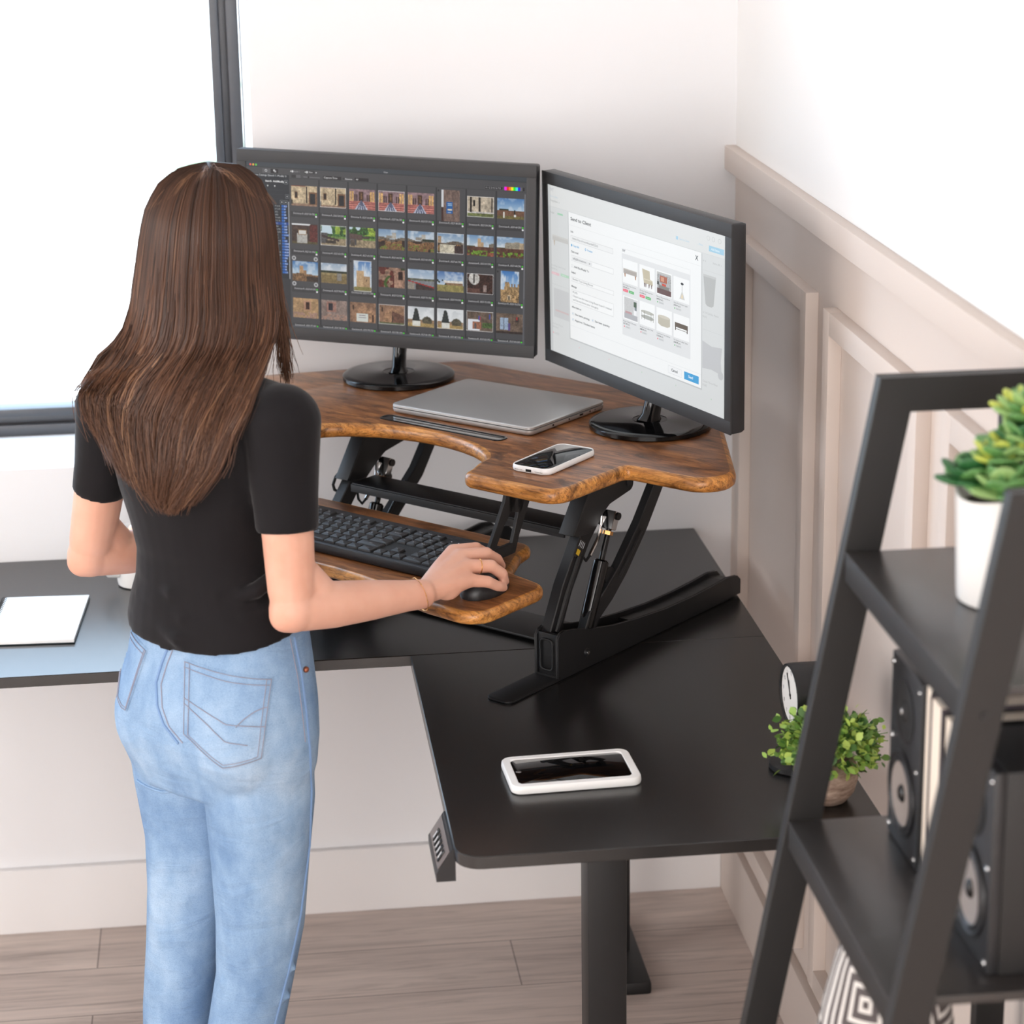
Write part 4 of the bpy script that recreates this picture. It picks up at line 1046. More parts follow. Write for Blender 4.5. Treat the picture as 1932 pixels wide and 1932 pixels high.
def key(x, y, wu, hu, s):
    kk = (round(wu, 2), hu)
    if kk not in keymesh:
        w_, h_ = wu*U-0.0022, hu*U-0.0022
        b = MB(); b.slab(o4(w_, h_, 0.0016), [(-0.0004, 0), (0.0002, 0.0026), (0.0010, 0.0036), (0.002, 0.0039)])
        keymesh[kk] = b.mesh('keycap', M['key_plastic'], 40)
    o = bpy.data.objects.new('key', keymesh[kk]); link(o, kb)
    c = KM @ Matrix.Translation((x, y, 0.0161)); o.matrix_basis = c
    if s:
        V, T = text_geo(s); k_ = 0.0042 if len(s) < 3 else 0.0032
        mx_ = V[:, 0].max() if len(V) else 0
        n = len(legV)
        for a, b_ in V: legV.append(c @ Vector(((a-mx_*0.5)*k_ - (0.002 if len(s) < 3 else 0), (b_-0.1)*k_, 0.00398)))
        for t_ in T: legT.append(tuple(int(i)+n for i in t_))
x0, yt = -0.2135, 0.1135
def row(y, items, x=None):
    px = x0 if x is None else x
    for wu, s in items:
        if s is not None: key(px+wu*U/2, y, wu, 1, s)
        px += wu*U
row(yt, [(1, 'Esc'), (0.72, None)] + [(1, 'F%d' % i) for i in range(1, 5)] + [(0.5, None)] + [(1, 'F%d' % i) for i in range(5, 9)] + [(0.5, None)] + [(1, 'F%d' % i) for i in range(9, 13)])
ry = [yt-1.12*U-i*U for i in range(5)]
row(ry[0], [(1, c) for c in '`1234567890-='] + [(1.75, 'Backspace')])
row(ry[1], [(1.5, 'Tab')] + [(1, c) for c in 'QWERTYUIOP[]'] + [(1.25, '\\')])
row(ry[2], [(1.75, 'Caps')] + [(1, c) for c in "ASDFGHJKL;'"] + [(2, 'Enter')])
row(ry[3], [(2.25, 'Shift')] + [(1, c) for c in 'ZXCVBNM,./'] + [(2.5, 'Shift')])
row(ry[4], [(1.25, 'Ctrl'), (1.25, 'Win'), (1.25, 'Alt'), (5.75, ' '), (1.25, 'Alt'), (1.25, 'Fn'), (1.25, '='), (1.5, 'Ctrl')])
nx = x0 + 14.95*U
row(yt, [(1, 'PrtSc'), (1, 'ScrLk'), (1, 'Pause')], nx)
row(ry[0], [(1, 'Ins'), (1, 'Home'), (1, 'PgUp')], nx); row(ry[1], [(1, 'Del'), (1, 'End'), (1, 'PgDn')], nx)
row(ry[3], [(1, None), (1, '^')], nx); row(ry[4], [(1, '<'), (1, 'v'), (1, '>')], nx)
qx = nx + 3.15*U
row(ry[0], [(1, 'Num'), (1, '/'), (1, '*'), (1, '-')], qx); row(ry[1], [(1, '7'), (1, '8'), (1, '9')], qx); row(ry[2], [(1, '4'), (1, '5'), (1, '6')], qx); row(ry[3], [(1, '1'), (1, '2'), (1, '3')], qx); row(ry[4], [(2, '0'), (1, '.')], qx)
key(qx+3.5*U, (ry[1]+ry[2])/2, 1, 2, '+'); key(qx+3.5*U, (ry[3]+ry[4])/2, 1, 2, 'Enter')
me = bpy.data.meshes.new('key_legends'); me.from_pydata(legV, [], legT); me.materials.append(M['white_ink'])
link(bpy.data.objects.new('key_legends', me), kb)
b = MB()
for i in range(3): b.cyl(KM @ Vector((qx+0.012+i*0.014, yt, 0.0158)), KM @ Vector((qx+0.012+i*0.014, yt, 0.0163)), 0.0012, n=10)
b.build('indicator_light', M['white_ink'], kb)

# mouse
ms = empty('computer_mouse', on(0.292, -0.386, TZ+0.0002), RZ+math.radians(8)); tag(ms, 'black computer mouse under the right hand on the keyboard tray', 'mouse')
b = MB()
pr_ = [(1.0, 0.0), (1.02, 0.006), (0.98, 0.014), (0.86, 0.023), (0.66, 0.029), (0.4, 0.0325), (0.15, 0.0335)]
b.lathe([(0.02, 0.0)] + pr_ + [(0.02, 0.0337)], 36)
for v_ in b.b.verts: v_.co.x *= 0.0300*(1-0.06*v_.co.y); v_.co.y *= 0.050
b.build('shell', M['dark_plastic'], ms)
b = MB(); b.tube([(0.0, 0.046, 0.019), (0, 0.03, 0.0275), (0, 0.012, 0.0322)], 0.0008, 6); b.build('button_gap', M['gloss_black'], ms)
b = MB(); b.cyl((-0.0035, 0.027, 0.0255), (0.0035, 0.027, 0.0255), 0.006, n=20); b.build('scroll_wheel', M['rubber'], ms)

# ------------------------------------------------------------------ mug and notebook on the left wing
mug = empty('mug', (-1.098, -0.165, DZ+0.0002)); tag(mug, 'white ceramic mug on the black desk behind the left elbow', 'mug')
b = MB(); b.lathe([(0.034, 0.0), (0.038, 0.002), (0.0395, 0.008), (0.0415, 0.09), (0.042, 0.099), (0.041, 0.1005), (0.0395, 0.099), (0.0385, 0.09), (0.036, 0.008), (0.03, 0.006)], 64)
b.build('cup', M['white_ceramic'], mug)
b = MB(); b.tube([(-0.036, -0.020, 0.075), (-0.050, -0.030, 0.080), (-0.062, -0.036, 0.066), (-0.062, -0.036, 0.045), (-0.052, -0.030, 0.028), (-0.036, -0.021, 0.024)], 0.005, 12)
b.build('handle', M['white_ceramic'], mug)

nb = empty('spiral_notebook', (-1.262, -0.345, DZ+0.0002), math.radians(-3.5)); tag(nb, 'open blank spiral notebook with white pages on the left desk', 'notebook')
NW, NL = 0.146, 0.228
b = MB(); b.bb(-NW/2, NW/2, -NL/2, NL/2, 0, 0.0015, 0.0004); b.build('back_cover', mat('notebook_cover', S(24, 40, 44), 0.6), nb)
b = MB(); b.bb(-NW/2+0.001, NW/2-0.001, -NL/2+0.001, NL/2-0.001, 0.0015, 0.0072, 0.0008); b.build('pages', M['paper'], nb)
b = MB()
for i in range(26):
    yy = -NL/2+0.010+i*(NL-0.02)/25
    b.tube([(-NW/2+0.005*math.cos(a)+0.0005, yy+0.0012*a/6.28, 0.0045+0.006*math.sin(a)) for a in np.linspace(0, 2*math.pi, 13)], 0.0007, 6)
b.build('spiral_binding', M['black_metal'], nb)

# ------------------------------------------------------------------ clock and small plant on the desk
clk = empty('table_clock', (-0.128, -1.135, DZ+0.0002)); tag(clk, 'black round table clock with white face on the desk by the wall', 'clock')
RX = Matrix.Rotation(-math.pi/2, 4, 'Y')   # lathe axis -> -x
CM = Matrix.Translation((0, 0, 0.106)) @ Matrix.Rotation(math.radians(4), 4, 'Z') @ RX
b = MB(); b.lathe([(0.02, -0.036), (0.040, -0.036), (0.0445, -0.032), (0.0455, 0.026), (0.0445, 0.030), (0.0415, 0.030), (0.0410, 0.0275)], 64, M=CM, top=False)
b.build('case', M['black_metal'], clk)
b = MB(); b.lathe([(0.005, 0.0265), (0.0412, 0.0265), (0.0412, 0.0270), (0.005, 0.0270)], 64, M=CM); 
fc = b.build('dial', mat('clock_face', S(236, 234, 230), 0.5), clk)
b = MB()
for i, s_ in enumerate(['12', '1', '2', '3', '4', '5', '6', '7', '8', '9', '10', '11']):
    V, T = text_geo(s_); k_ = 0.0085; a = math.pi/2 - i*math.pi/6
    mx_, my_ = V[:, 0].max()/2, V[:, 1].max()/2
    f0 = [b.b.verts.new(CM @ Vector((( my_-q[1])*k_*-1 + 0.033*math.sin(a), -((q[0]-mx_)*k_ + 0.033*math.cos(a)), 0.0272))) for q in V]
    for t_ in T: 
        try: b.b.faces.new([f0[int(j)] for j in t_])
        except ValueError: pass
b.build('numerals', M['dark_plastic'], fc, smooth=0)
for nm, L_, a in (('hour_hand', 0.021, math.radians(112)), ('minute_hand', 0.032, math.radians(120))):
    b = MB(); d = Vector((math.sin(a), -math.cos(a), 0)); e = Vector((d.y, -d.x, 0))*0.0009
    p0 = -d*0.006+Vector((0, 0, 0.0278)); p1 = d*L_+Vector((0, 0, 0.0278))
    b.tube([p0, p1], 0.0008, 6, M=CM); b.cyl((0, 0, 0.0272), (0, 0, 0.0286), 0.0022, n=12, M=CM)
    b.build(nm, M['dark_plastic'], clk)
b = MB(); b.lathe([(0.034, 0.0), (0.036, 0.002), (0.036, 0.009), (0.033, 0.0105), (0.008, 0.011), (0.006, 0.014), (0.006, 0.064)], 48, M=Matrix.Translation((-0.022, -0.012, 0)))
b.build('foot', M['black_metal'], clk)

def leaf_cloud(name, parent, n, rad, centre, squash, size, cols, seed):
    r = np.random.default_rng(seed); V, F, idx = [], [], []
    for i in range(n):
        d = r.normal(size=3); d /= np.linalg.norm(d)
        if d[2] < -0.55: d[2] *= -0.5
        rr = rad*(0.55+0.45*r.random()**0.5)*(1.0+0.28*(r.random() > 0.93))
        p = np.array(centre)+d*rr*np.array(squash)
        ax = d+r.normal(size=3)*0.55; ax /= np.linalg.norm(ax)
        sd = np.cross(ax, r.normal(size=3)); sd /= np.linalg.norm(sd); up = np.cross(sd, ax)
        L = size*(0.7+0.6*r.random()); W_ = L*0.34
        k = len(V)
        V += [p-ax*L*0.5, p-ax*L*0.12+sd*W_+up*L*0.06, p+ax*L*0.2+sd*W_*0.9+up*L*0.06, p+ax*L*0.5, p+ax*L*0.2-sd*W_*0.9+up*L*0.06, p-ax*L*0.12-sd*W_+up*L*0.06, p+ax*L*0.1]
        c = int(r.integers(len(cols)))
        for q in ((0, 1, 6), (1, 2, 6), (2, 3, 6), (3, 4, 6), (4, 5, 6), (5, 0, 6)):
            F.append([k+j for j in q]); idx.append(c)
    # stems
    S_ = MB()
    for i in range(70):
        d = r.normal(size=3); d[2] = abs(d[2])*0.7+0.1; d /= np.linalg.norm(d)
        S_.tube([Vector(centre)-Vector((0, 0, rad*squash[2]*0.6)), Vector(np.array(centre)+d*rad*0.45*np.array(squash)), Vector(np.array(centre)+d*rad*np.array(squash)*(0.85+0.35*r.random()))], 0.0007, 4)
    me = npmesh(name, V, F, cols, False)
    me.polygons.foreach_set('material_index', np.array(idx, np.int32))
    o = link(bpy.data.objects.new(name, me), parent)
    S_.build('stems', cols[0], o, smooth=0)
    return o
def leafm(name, c):
    m = mat(name, c, 0.45); m.node_tree.nodes['Principled BSDF'].inputs['Subsurface Weight'].default_value = 0.0
    return m
LG = [leafm('leaf_mid', S(104, 142, 62)), leafm('leaf_light', S(146, 180, 84)), leafm('leaf_dark', S(70, 108, 48)), leafm('leaf_yellow', S(172, 196, 92))]
pl = empty('potted_plant', (-0.134, -1.262, DZ+0.0002)); tag(pl, 'small bushy green plant in a round brown pot on the desk', 'plant')
m = mat('brown_pot', S(168, 142, 126), 0.6); t = NT(m); t.base(t.ramp(t.noise(t.coords((60, 60, 160)), 1.0, 5), [(0.3, S(128, 104, 90)), (0.7, S(192, 168, 150))]))
b = MB(); b.lathe([(0.024, 0.0), (0.030, 0.002), (0.040, 0.016), (0.0445, 0.034), (0.0435, 0.050), (0.038, 0.062), (0.034, 0.064), (0.033, 0.060), (0.02, 0.058)], 56)
b.build('pot', m, pl)
leaf_cloud('foliage', pl, 1150, 0.064, (0.004, 0.0, 0.080), (1.12, 1.1, 0.78), 0.0125, LG, 3)

# ------------------------------------------------------------------ ladder shelf against the right wall
YF, YN, PW, PT = -1.70, -2.155, 0.034, 0.021
lad = empty('ladder_shelf', (-0.2, -1.93, 0)); tag(lad, 'black wooden ladder shelf leaning against the right wall', 'shelf')
LD = Matrix.Translation((0.2, 1.93, 0))
xf = lambda z: -0.2027 - 0.18*(1.4474-z)
ZL = 1.4474
def frame_side(y0):
    MY = LD @ Matrix(((1, 0, 0, 0), (0, 0, 1, y0-PT), (0, 1, 0, 0), (0, 0, 0, 1)))
    b = MB()
    b.slab([(xf(0), 0.0), (xf(0)+PW+0.002, 0.0), (xf(ZL)+PW+0.002, ZL-0.038), (xf(ZL), ZL)], [(0.001, 0), (0, 0.001), (0, PT-0.001), (0.001, PT)], M=MY)
    fp = b.build('front_post', M['ladder'], lad)
    b = MB(); b.slab(rp([(xf(ZL)+0.0005, ZL-0.0), (xf(ZL)+PW, ZL-0.038), (-0.060, ZL-0.038), (-0.024, ZL)][::-1]), [(0.001, 0.0003), (0, 0.0012), (0, PT-0.0012), (0.001, PT-0.0003)], M=MY)
    b.build('top_rail', M['ladder'], lad)
    b = MB(); b.slab([(-0.060, 0.0), (-0.0245, 0.0), (-0.0245, ZL-0.0005), (-0.060, ZL-0.038)], [(0.001, 0), (0, 0.001), (0, PT-0.001), (0.001, PT)], M=MY)
    b.build('rear_post', M['ladder'], lad)
    return fp
for y0 in (YF, YN): frame_side(y0)
SZ = [1.249, 0.923, 0.597, 0.271]
for z in SZ:
    b = MB(); x0_ = xf(z)
    b.bb(x0_+0.001, -0.0255, YN+0.0005, YF-PT-0.0005, z-0.010, z, 0.001, LD)
    b.build('shelf_board', M['shelf'], lad)
    b = MB(); b.bb(x0_+0.0005, x0_+0.014, YN+0.0006, YF-PT-0.0006, z-0.034, z-0.0008, 0.002, LD); b.build('shelf_rail', M['ladder'], lad)
    b = MB(); b.bb(-0.038, -0.026, YN+0.0006, YF-PT-0.0006, z-0.034, z-0.0102, 0.001, LD)
    b.build('shelf_rail', M['ladder'], lad)
    b = MB()
    for yy in (YN-PT-0.0015,):
        b.cyl((x0_+0.020, yy+0.0022, z-0.02), (x0_+0.020, yy, z-0.02), 0.0048, 0.004, 16, M=LD)
    b.build('screw', M['dark_plastic'], lad)

# succulent in a white pot on the top shelf
sp = empty('succulent', (-0.108, -1.905, SZ[0]+0.0002)); tag(sp, 'green succulent in a tall white pot on the top ladder shelf', 'plant')
b = MB(); n = 64; prof = [(0.050, 0.0), (0.0545, 0.002), (0.0555, 0.01), (0.0600, 0.112), (0.0608, 0.120), (0.0575, 0.120), (0.056, 0.112), (0.05, 0.10)]
b.lathe(prof, n)
for v_ in b.b.verts:
    if v_.co.z > 0.11: v_.co.z += 0.004*math.sin(3*math.atan2(v_.co.y, v_.co.x)+0.6)
b.build('pot', M['white_ceramic'], sp)
b = MB(); b.lathe([(0.01, 0.098), (0.055, 0.100), (0.05, 0.104), (0.01, 0.106)], 32); b.build('soil', mat('soil', S(52, 40, 32), 0.9), sp)
SG = [leafm('succulent_dark', S(40, 96, 48)), leafm('succulent_mid', S(92, 140, 76)), leafm('succulent_light', S(140, 174, 104)), leafm('succulent_lime', S(186, 196, 84))]
b = MB(); r_ = random.Random(4)
def rosette(c, R, n_, tiers, cols, wide, tilt0=0.1):
    for ti in range(tiers):
        for k_ in range(n_):
            a = 2*math.pi*(k_+0.5*(ti % 2))/n_ + r_.uniform(-.2, .2); el = tilt0 + (ti+0.3)*1.25/tiers
            L_ = R*(1-0.22*ti/tiers)*r_.uniform(0.85, 1.1)
            d = Vector((math.cos(a)*math.cos(el), math.sin(a)*math.cos(el), math.sin(el)))
            MM = d.to_track_quat('X', 'Z').to_matrix().to_4x4()
            b.ell(Vector(c)+d*L_*0.52, (L_*0.52, L_*wide, L_*0.11), MM, 14, 9, mi=cols[(ti+k_) % len(cols)])
rosette((-0.044, 0.005, 0.128), 0.040, 6, 3, (0, 0, 1), 0.42)
rosette((-0.020, -0.034, 0.124), 0.046, 7, 3, (1, 2, 1), 0.42)
rosette((0.012, 0.012, 0.158), 0.046, 7, 3, (1, 0, 2), 0.40)
rosette((0.035, -0.030, 0.134), 0.048, 7, 3, (2, 1, 1), 0.42)
rosette((0.020, 0.022, 0.188), 0.044, 8, 4, (3, 2, 1), 0.22, 0.25)
rosette((-0.018, -0.002, 0.150), 0.036, 7, 3, (2, 3, 1), 0.40, 0.2)
b.build('leaves', SG, sp, smooth=60)

# speakers on the second shelf
M['speaker_front'] = mat('speaker_front', S(36, 36, 38), 0.42)
M['speaker_box'] = mat('speaker_vinyl', S(26, 25, 25), 0.55)
def speaker(x, y, label):
    W_, H_, D_ = 0.120, 0.222, 0.135
    root = empty('bookshelf_speaker', (x, y, SZ[1]+0.0002)); tag(root, label, 'speaker', 'bookshelf speakers on the ladder shelf')
    b = MB(); b.bb(0.012, D_, -W_/2, W_/2, 0, H_, 0.003); bx = b.build('cabinet', M['speaker_box'], root)
    b = MB(); b.bb(0, 0.0125, -W_/2+0.0005, W_/2-0.0005, 0.0005, H_-0.0005, 0.004); bf = b.build('baffle', M['speaker_front'], root)
    F_ = lambda z: Matrix.Translation((0, 0, z)) @ RX
    b = MB(); b.lathe([(0.046, -0.0005), (0.050, 0.001), (0.0495, 0.0035), (0.0465, 0.004), (0.044, 0.0025), (0.042, 0.003), (0.039, 0.0045), (0.036, 0.002)], 56, M=F_(0.070), top=False); wf = b.build('woofer', M['dark_plastic'], root)
    b = MB(); b.lathe([(0.037, 0.0024), (0.030, 0.0012), (0.016, 0.0004), (0.010, 0.0003)], 48, M=F_(0.070), cap=False); b.build('cone', M['grey_cone'], wf)
    b = MB(); b.lathe([(0.0105, 0.0003), (0.0095, 0.0025), (0.006, 0.0045), (0.001, 0.0052)], 32, M=F_(0.070)); b.build('dust_cap', M['gloss_black'], wf)
    b = MB(); b.lathe([(0.01, -0.004), (0.034, -0.004), (0.036, 0.001), (0.034, 0.002), (0.020, 0.0005), (0.0135, 0.0005), (0.011, 0.003), (0.004, 0.0048), (0.001, 0.005)], 48, M=F_(0.168)); tw = b.build('tweeter', M['rubber'], root)
    b = MB(); b.ell((-0.0048, -0.001, 0.169), (0.0012, 0.003, 0.004)); b.build('dome', M['chrome'], tw)
    for yy, zz in ((-0.051, 0.012), (0.051, 0.012), (-0.051, 0.21), (0.051, 0.21), (-0.048, 0.115), (0.048, 0.122)):
        b = MB(); b.cyl((0.0005, yy, zz), (-0.0016, yy, zz), 0.0036, 0.003, 14); b.build('screw', M['chrome'], bf)
    return root
speaker(-0.190, -1.8185, 'black bookshelf speaker between the plant and the books, farther of the pair')
speaker(-0.187, -2.062, 'black bookshelf speaker behind the near ladder post, nearer of the pair')

# books standing between the speakers
def book(y0, th_, H_, D_, x, cover, label):
    root = empty('book', (x, y0-th_/2, SZ[1]+0.0002)); tag(root, label, 'book', 'books between the speakers')
    c = mat('book_cover', cover, 0.6)
    b = MB()
    b.bb(0, D_, th_/2-0.0022, th_/2, 0, H_, 0.0004); b.bb(0, D_, -th_/2, -th_/2+0.0022, 0, H_, 0.0004); b.bb(D_-0.002, D_, -th_/2+0.0022, th_/2-0.0022, 0, H_, 0.0004)
    b.build('cover', c, root)
    b = MB(); b.bb(0.002, D_-0.0022, -th_/2+0.0023, th_/2-0.0023, 0.002, H_-0.002, 0.0003); b.build('pages', M['page_edge'], root)
book(-1.8815, 0.026, 0.226, 0.150, -0.188, S(28, 26, 26), 'cream paged book with black covers touching the farther speaker')
book(-1.9085, 0.042, 0.222, 0.155, -0.190, S(62, 52, 60), 'thicker cream paged book between two black covered books')
book(-1.9515, 0.030, 0.218, 0.155, -0.188, S(22, 21, 21), 'pale paged black book nearest to the near speaker')

# patterned vase on the third shelf
m = mat('patterned_ceramic', S(74, 68, 68), 0.6); t = NT(m)
tc = t.n('ShaderNodeTexCoord'); sx_ = t.n('ShaderNodeSeparateXYZ'); t.l(tc.outputs['Object'], sx_.inputs[0])
def mth(op, a, b_=None, c=None):
    nd = t.n('ShaderNodeMath', operation=op)
    for i, v_ in enumerate((a, b_, c)):
        if v_ is None: continue
        if isinstance(v_, (int, float)): nd.inputs[i].default_value = v_
        else: t.l(v_, nd.inputs[i])
    return nd.outputs[0]
ph = mth('ARCTAN2', sx_.outputs['Y'], sx_.outputs['X'])
uu = mth('MULTIPLY', mth('ABSOLUTE', mth('SUBTRACT', mth('FRACT', mth('ADD', mth('DIVIDE', ph, 1.5708), 0.5+127/90.0)), 0.5)), 0.118)
vv = mth('MULTIPLY', mth('ABSOLUTE', mth('SUBTRACT', mth('FRACT', mth('ADD', mth('DIVIDE', sx_.outputs['Z'], 0.15), 0.5-0.225/0.15)), 0.5)), 0.15)
fr = mth('FRACT', mth('DIVIDE', mth('MAXIMUM', uu, vv), 0.0128))
t.base(t.mix(mth('LESS_THAN', mth('ABSOLUTE', mth('SUBTRACT', fr, 0.5)), 0.19), S(80, 73, 73), S(222, 218, 213)))
va = empty('vase', (-0.232, -1.930, SZ[2]+0.0002)); tag(va, 'dark grey vase with nested white line pattern under the speaker shelf', 'vase')
b = MB(); b.lathe([(0.055, 0.0), (0.068, 0.003), (0.080, 0.04), (0.083, 0.09), (0.078, 0.15), (0.070, 0.20), (0.058, 0.25), (0.050, 0.275), (0.050, 0.281), (0.046, 0.281), (0.045, 0.27), (0.03, 0.265)], 72)
b.build('body', m, va)

# ------------------------------------------------------------------ the woman at the desk
PX, PY = -0.9758, -0.9899
FV = Vector((0.707, 0.707, 0)); RV = Vector((0.707, -0.707, 0)); ZV = Vector((0, 0, 1))
skin = mat('skin', S(232, 186, 165), 0.5, spec=0.35, sss=0.12); t = NT(skin)
t.base(t.ramp(t.noise(t.coords((1, 1, 1)), 14, 3), [(0.3, S(212, 156, 132)), (0.7, S(224, 174, 152))]))
t.bump(t.noise(t.coords((1, 1, 1)), 420, 3), 0.06, 0.0006)

def V3(*a): return Vector(a)
def chain(b, pts, rad, n=18, asp=None):
    b.tube(pts, rad, n, asp=asp)
    for p, r in zip(pts, rad): b.ell(p, (r, r, r), None, 16, 10)
def stack(b, rings, n=36):
    """rings: (cx, cy, z, a lateral, b depth, tilt of z towards the back)"""
    R_ = []
    for cx, cy, z, a, d, tl in rings:
        rr = []
        for k in range(n):
            q = 2*math.pi*k/n; c, s_ = math.cos(q), math.sin(q)
            c = math.copysign(abs(c)**0.9, c); s_ = math.copysign(abs(s_)**0.9, s_)
            p = RV*(a*c) + FV*(d*s_)
            rr.append(b.b.verts.new((cx+p.x, cy+p.y, z+tl*s_)))
        R_.append(rr)
    for A, B in zip(R_, R_[1:]):
        for k in range(n): b.b.faces.new((A[k], A[(k+1) % n], B[(k+1) % n], B[k]))
    b.b.faces.new(R_[0][::-1]); b.b.faces.new(R_[-1])

b = MB()
HC = V3(0.038, 0.072, 1.484)
RH = Matrix(((RV.x, FV.x, 0, 0), (RV.y, FV.y, 0, 0), (0, 0, 1, 0), (0, 0, 0, 1)))
b.ell(HC, (0.069, 0.086, 0.092), RH)
b.ell(HC+FV*0.022-ZV*0.055, (0.054, 0.062, 0.066), RH); b.ell(HC+FV*0.050-ZV*0.098, (0.028, 0.024, 0.020), RH)
b.ell(HC+FV*0.086-ZV*0.040, (0.011, 0.013, 0.016), RH); b.tube([HC+FV*0.078-ZV*0.012, HC+FV*0.094-ZV*0.038], [0.008, 0.010], 10)
b.ell(HC+FV*0.078-ZV*0.072, (0.020, 0.008, 0.005), RH); b.ell(HC+FV*0.077-ZV*0.080, (0.017, 0.009, 0.006), RH)
for s_ in (-1, 1): b.ell(HC+RV*0.070*s_-ZV*0.02, (0.008, 0.016, 0.028), RH); b.ell(HC+RV*0.03*s_+FV*0.070-ZV*0.048, (0.020, 0.014, 0.016), RH)
chain(b, [V3(0.010, 0.015, 1.28), V3(0.022, 0.038, 1.35), V3(0.034, 0.058, 1.42)], [0.052, 0.045, 0.046])
stack(b, [(0.02, 0, 0.86, 0.12, 0.085, 0), (0.02, 0, 0.95, 0.110, 0.078, 0), (0.015, 0, 1.05, 0.095, 0.066, 0), (0.008, 0, 1.15, 0.11, 0.076, 0), (0.006, 0, 1.22, 0.12, 0.075, 0), (0.01, 0.005, 1.275, 0.10, 0.055, 0)])
# legs inside the jeans
for s_, hip, kn, an in ((1, V3(0.070, -0.055, 0.80), V3(0.060, -0.058, 0.45), V3(0.012, -0.062, 0.06)), (-1, V3(-0.040, 0.055, 0.80), V3(-0.050, 0.060, 0.45), V3(-0.075, 0.062, 0.06))):
    chain(b, [hip, (hip+kn)/2, kn, (kn*0.6+an*0.4), an], [0.065, 0.055, 0.042, 0.042, 0.028])
    b.tube([an, an+FV*0.14-ZV*0.03], [0.03, 0.022], 12)
# arms
RSh, REl, RWr = V3(0.122, -0.100, 1.265), V3(0.127, -0.143, 1.012), V3(0.312, -0.030, 0.985)
LSh, LEl, LWr = V3(-0.112, 0.105, 1.245), V3(-0.160, 0.146, 1.012), V3(0.020, 0.236, 0.990)
def armp(sh, el, wr, k):
    chain(b, [sh, sh*0.7+el*0.3, sh*0.35+el*0.65, sh*0.1+el*0.9], [0.040*k, 0.0385*k, 0.0355*k, 0.033*k])
    b.ell(el, (0.0330*k, 0.0330*k, 0.0330*k)); b.ell(el-(wr-el).normalized()*0.012-ZV*0.008, (0.023*k, 0.023*k, 0.024*k)); b.tube([el*0.75+sh*0.25, el*0.72+wr*0.28], [0.026*k, 0.026*k], 16)
    chain(b, [el*0.92+wr*0.08, el*0.7+wr*0.3, el*0.4+wr*0.6, el*0.12+wr*0.88, wr], [0.0325*k, 0.0330*k, 0.0285*k, 0.0225*k, 0.0215*k])
armp(RSh, REl, RWr, 1.0); armp(LSh, LEl, LWr, 1.0)
# right hand over the mouse
def finger(pts, rad):
    rad = [r*1.06 for r in rad]
    b.tube(pts, rad, 12)
    for p, r in zip(pts, rad): b.ell(p, (r*1.03, r*1.03, r*1.03), None, 12, 8)
mc = [V3(0.3690, 0.0850, 1.0080), V3(0.3780, 0.0640, 1.0070), V3(0.3840, 0.0405, 0.9990), V3(0.3845, 0.0180, 0.9860)]
for p, r in zip(mc, (0.0125, 0.0130, 0.0125, 0.0115)):
    b.tube([RWr+V3(0.004, 0.004, 0.0), RWr*0.4+p*0.6, p], [0.0165, 0.0145, r], 12); b.ell(p, (r, r, r))
b.ell((RWr+mc[1]+mc[2])/3+V3(0.0, 0.004, -0.006), (0.022, 0.03, 0.014), Matrix.Rotation(math.radians(-32), 4, 'Z'))
b.ell(V3(0.352, 0.000, 0.979), (0.022, 0.016, 0.015), Matrix.Rotation(math.radians(35), 4, 'Z'))
finger([mc[0], V3(0.4040, 0.1070, 1.0045), V3(0.4190, 0.1300, 0.990), V3(0.4270, 0.1480, 0.974)], [0.0112, 0.0096, 0.0085, 0.0070])
finger([mc[1], V3(0.4165, 0.0830, 1.0035), V3(0.4340, 0.0985, 0.9885), V3(0.4425, 0.1200, 0.9710)], [0.0116, 0.0098, 0.0087, 0.0072])
finger([mc[2], V3(0.4200, 0.0500, 0.9950), V3(0.4365, 0.0590, 0.9795), V3(0.4415, 0.0700, 0.9640)], [0.0112, 0.0095, 0.0086, 0.0070])
finger([mc[3], V3(0.4120, 0.0240, 0.9800), V3(0.4275, 0.0365, 0.9685), V3(0.4385, 0.0540, 0.9600)], [0.0100, 0.0085, 0.0077, 0.0064])
finger([V3(0.336, 0.012, 0.984), V3(0.348, 0.068, 0.982), V3(0.372, 0.110, 0.972), V3(0.392, 0.138, 0.964)], [0.015, 0.0135, 0.0105, 0.0085])
# left hand on the keys
fd = (FV*0.99+RV*0.02).normalized(); sd = V3(fd.y, -fd.x, 0)
for i, (o_, L1) in enumerate(((0.031, 0.088), (0.010, 0.092), (-0.011, 0.087), (-0.030, 0.078))):
    k_ = LWr+fd*L1+sd*o_+ZV*0.008
    b.tube([LWr, LWr*0.4+k_*0.6, k_], [0.0165, 0.014, 0.0115], 12)
    Lf = (0.9, 1.0, 0.93, 0.76)[i]
    finger([k_, k_+fd*0.038*Lf+ZV*0.004, k_+fd*0.058*Lf-ZV*0.008, k_+fd*0.070*Lf-ZV*0.024], [0.0112, 0.0095, 0.0085, 0.007])
finger([LWr+fd*0.02+sd*0.015, LWr+fd*0.055+sd*0.032-ZV*0.006, LWr+fd*0.085+sd*0.036-ZV*0.018], [0.014, 0.011, 0.0085])
bm_ = remesh(b, 0.0027, 9, 0.5)
bm_.materials.append(skin)
person = bpy.data.objects.new('person', bm_); link(person)
person.location = (PX, PY, 0)
tag(person, 'woman with long brown hair in black t-shirt and light jeans standing at the desk', 'person')
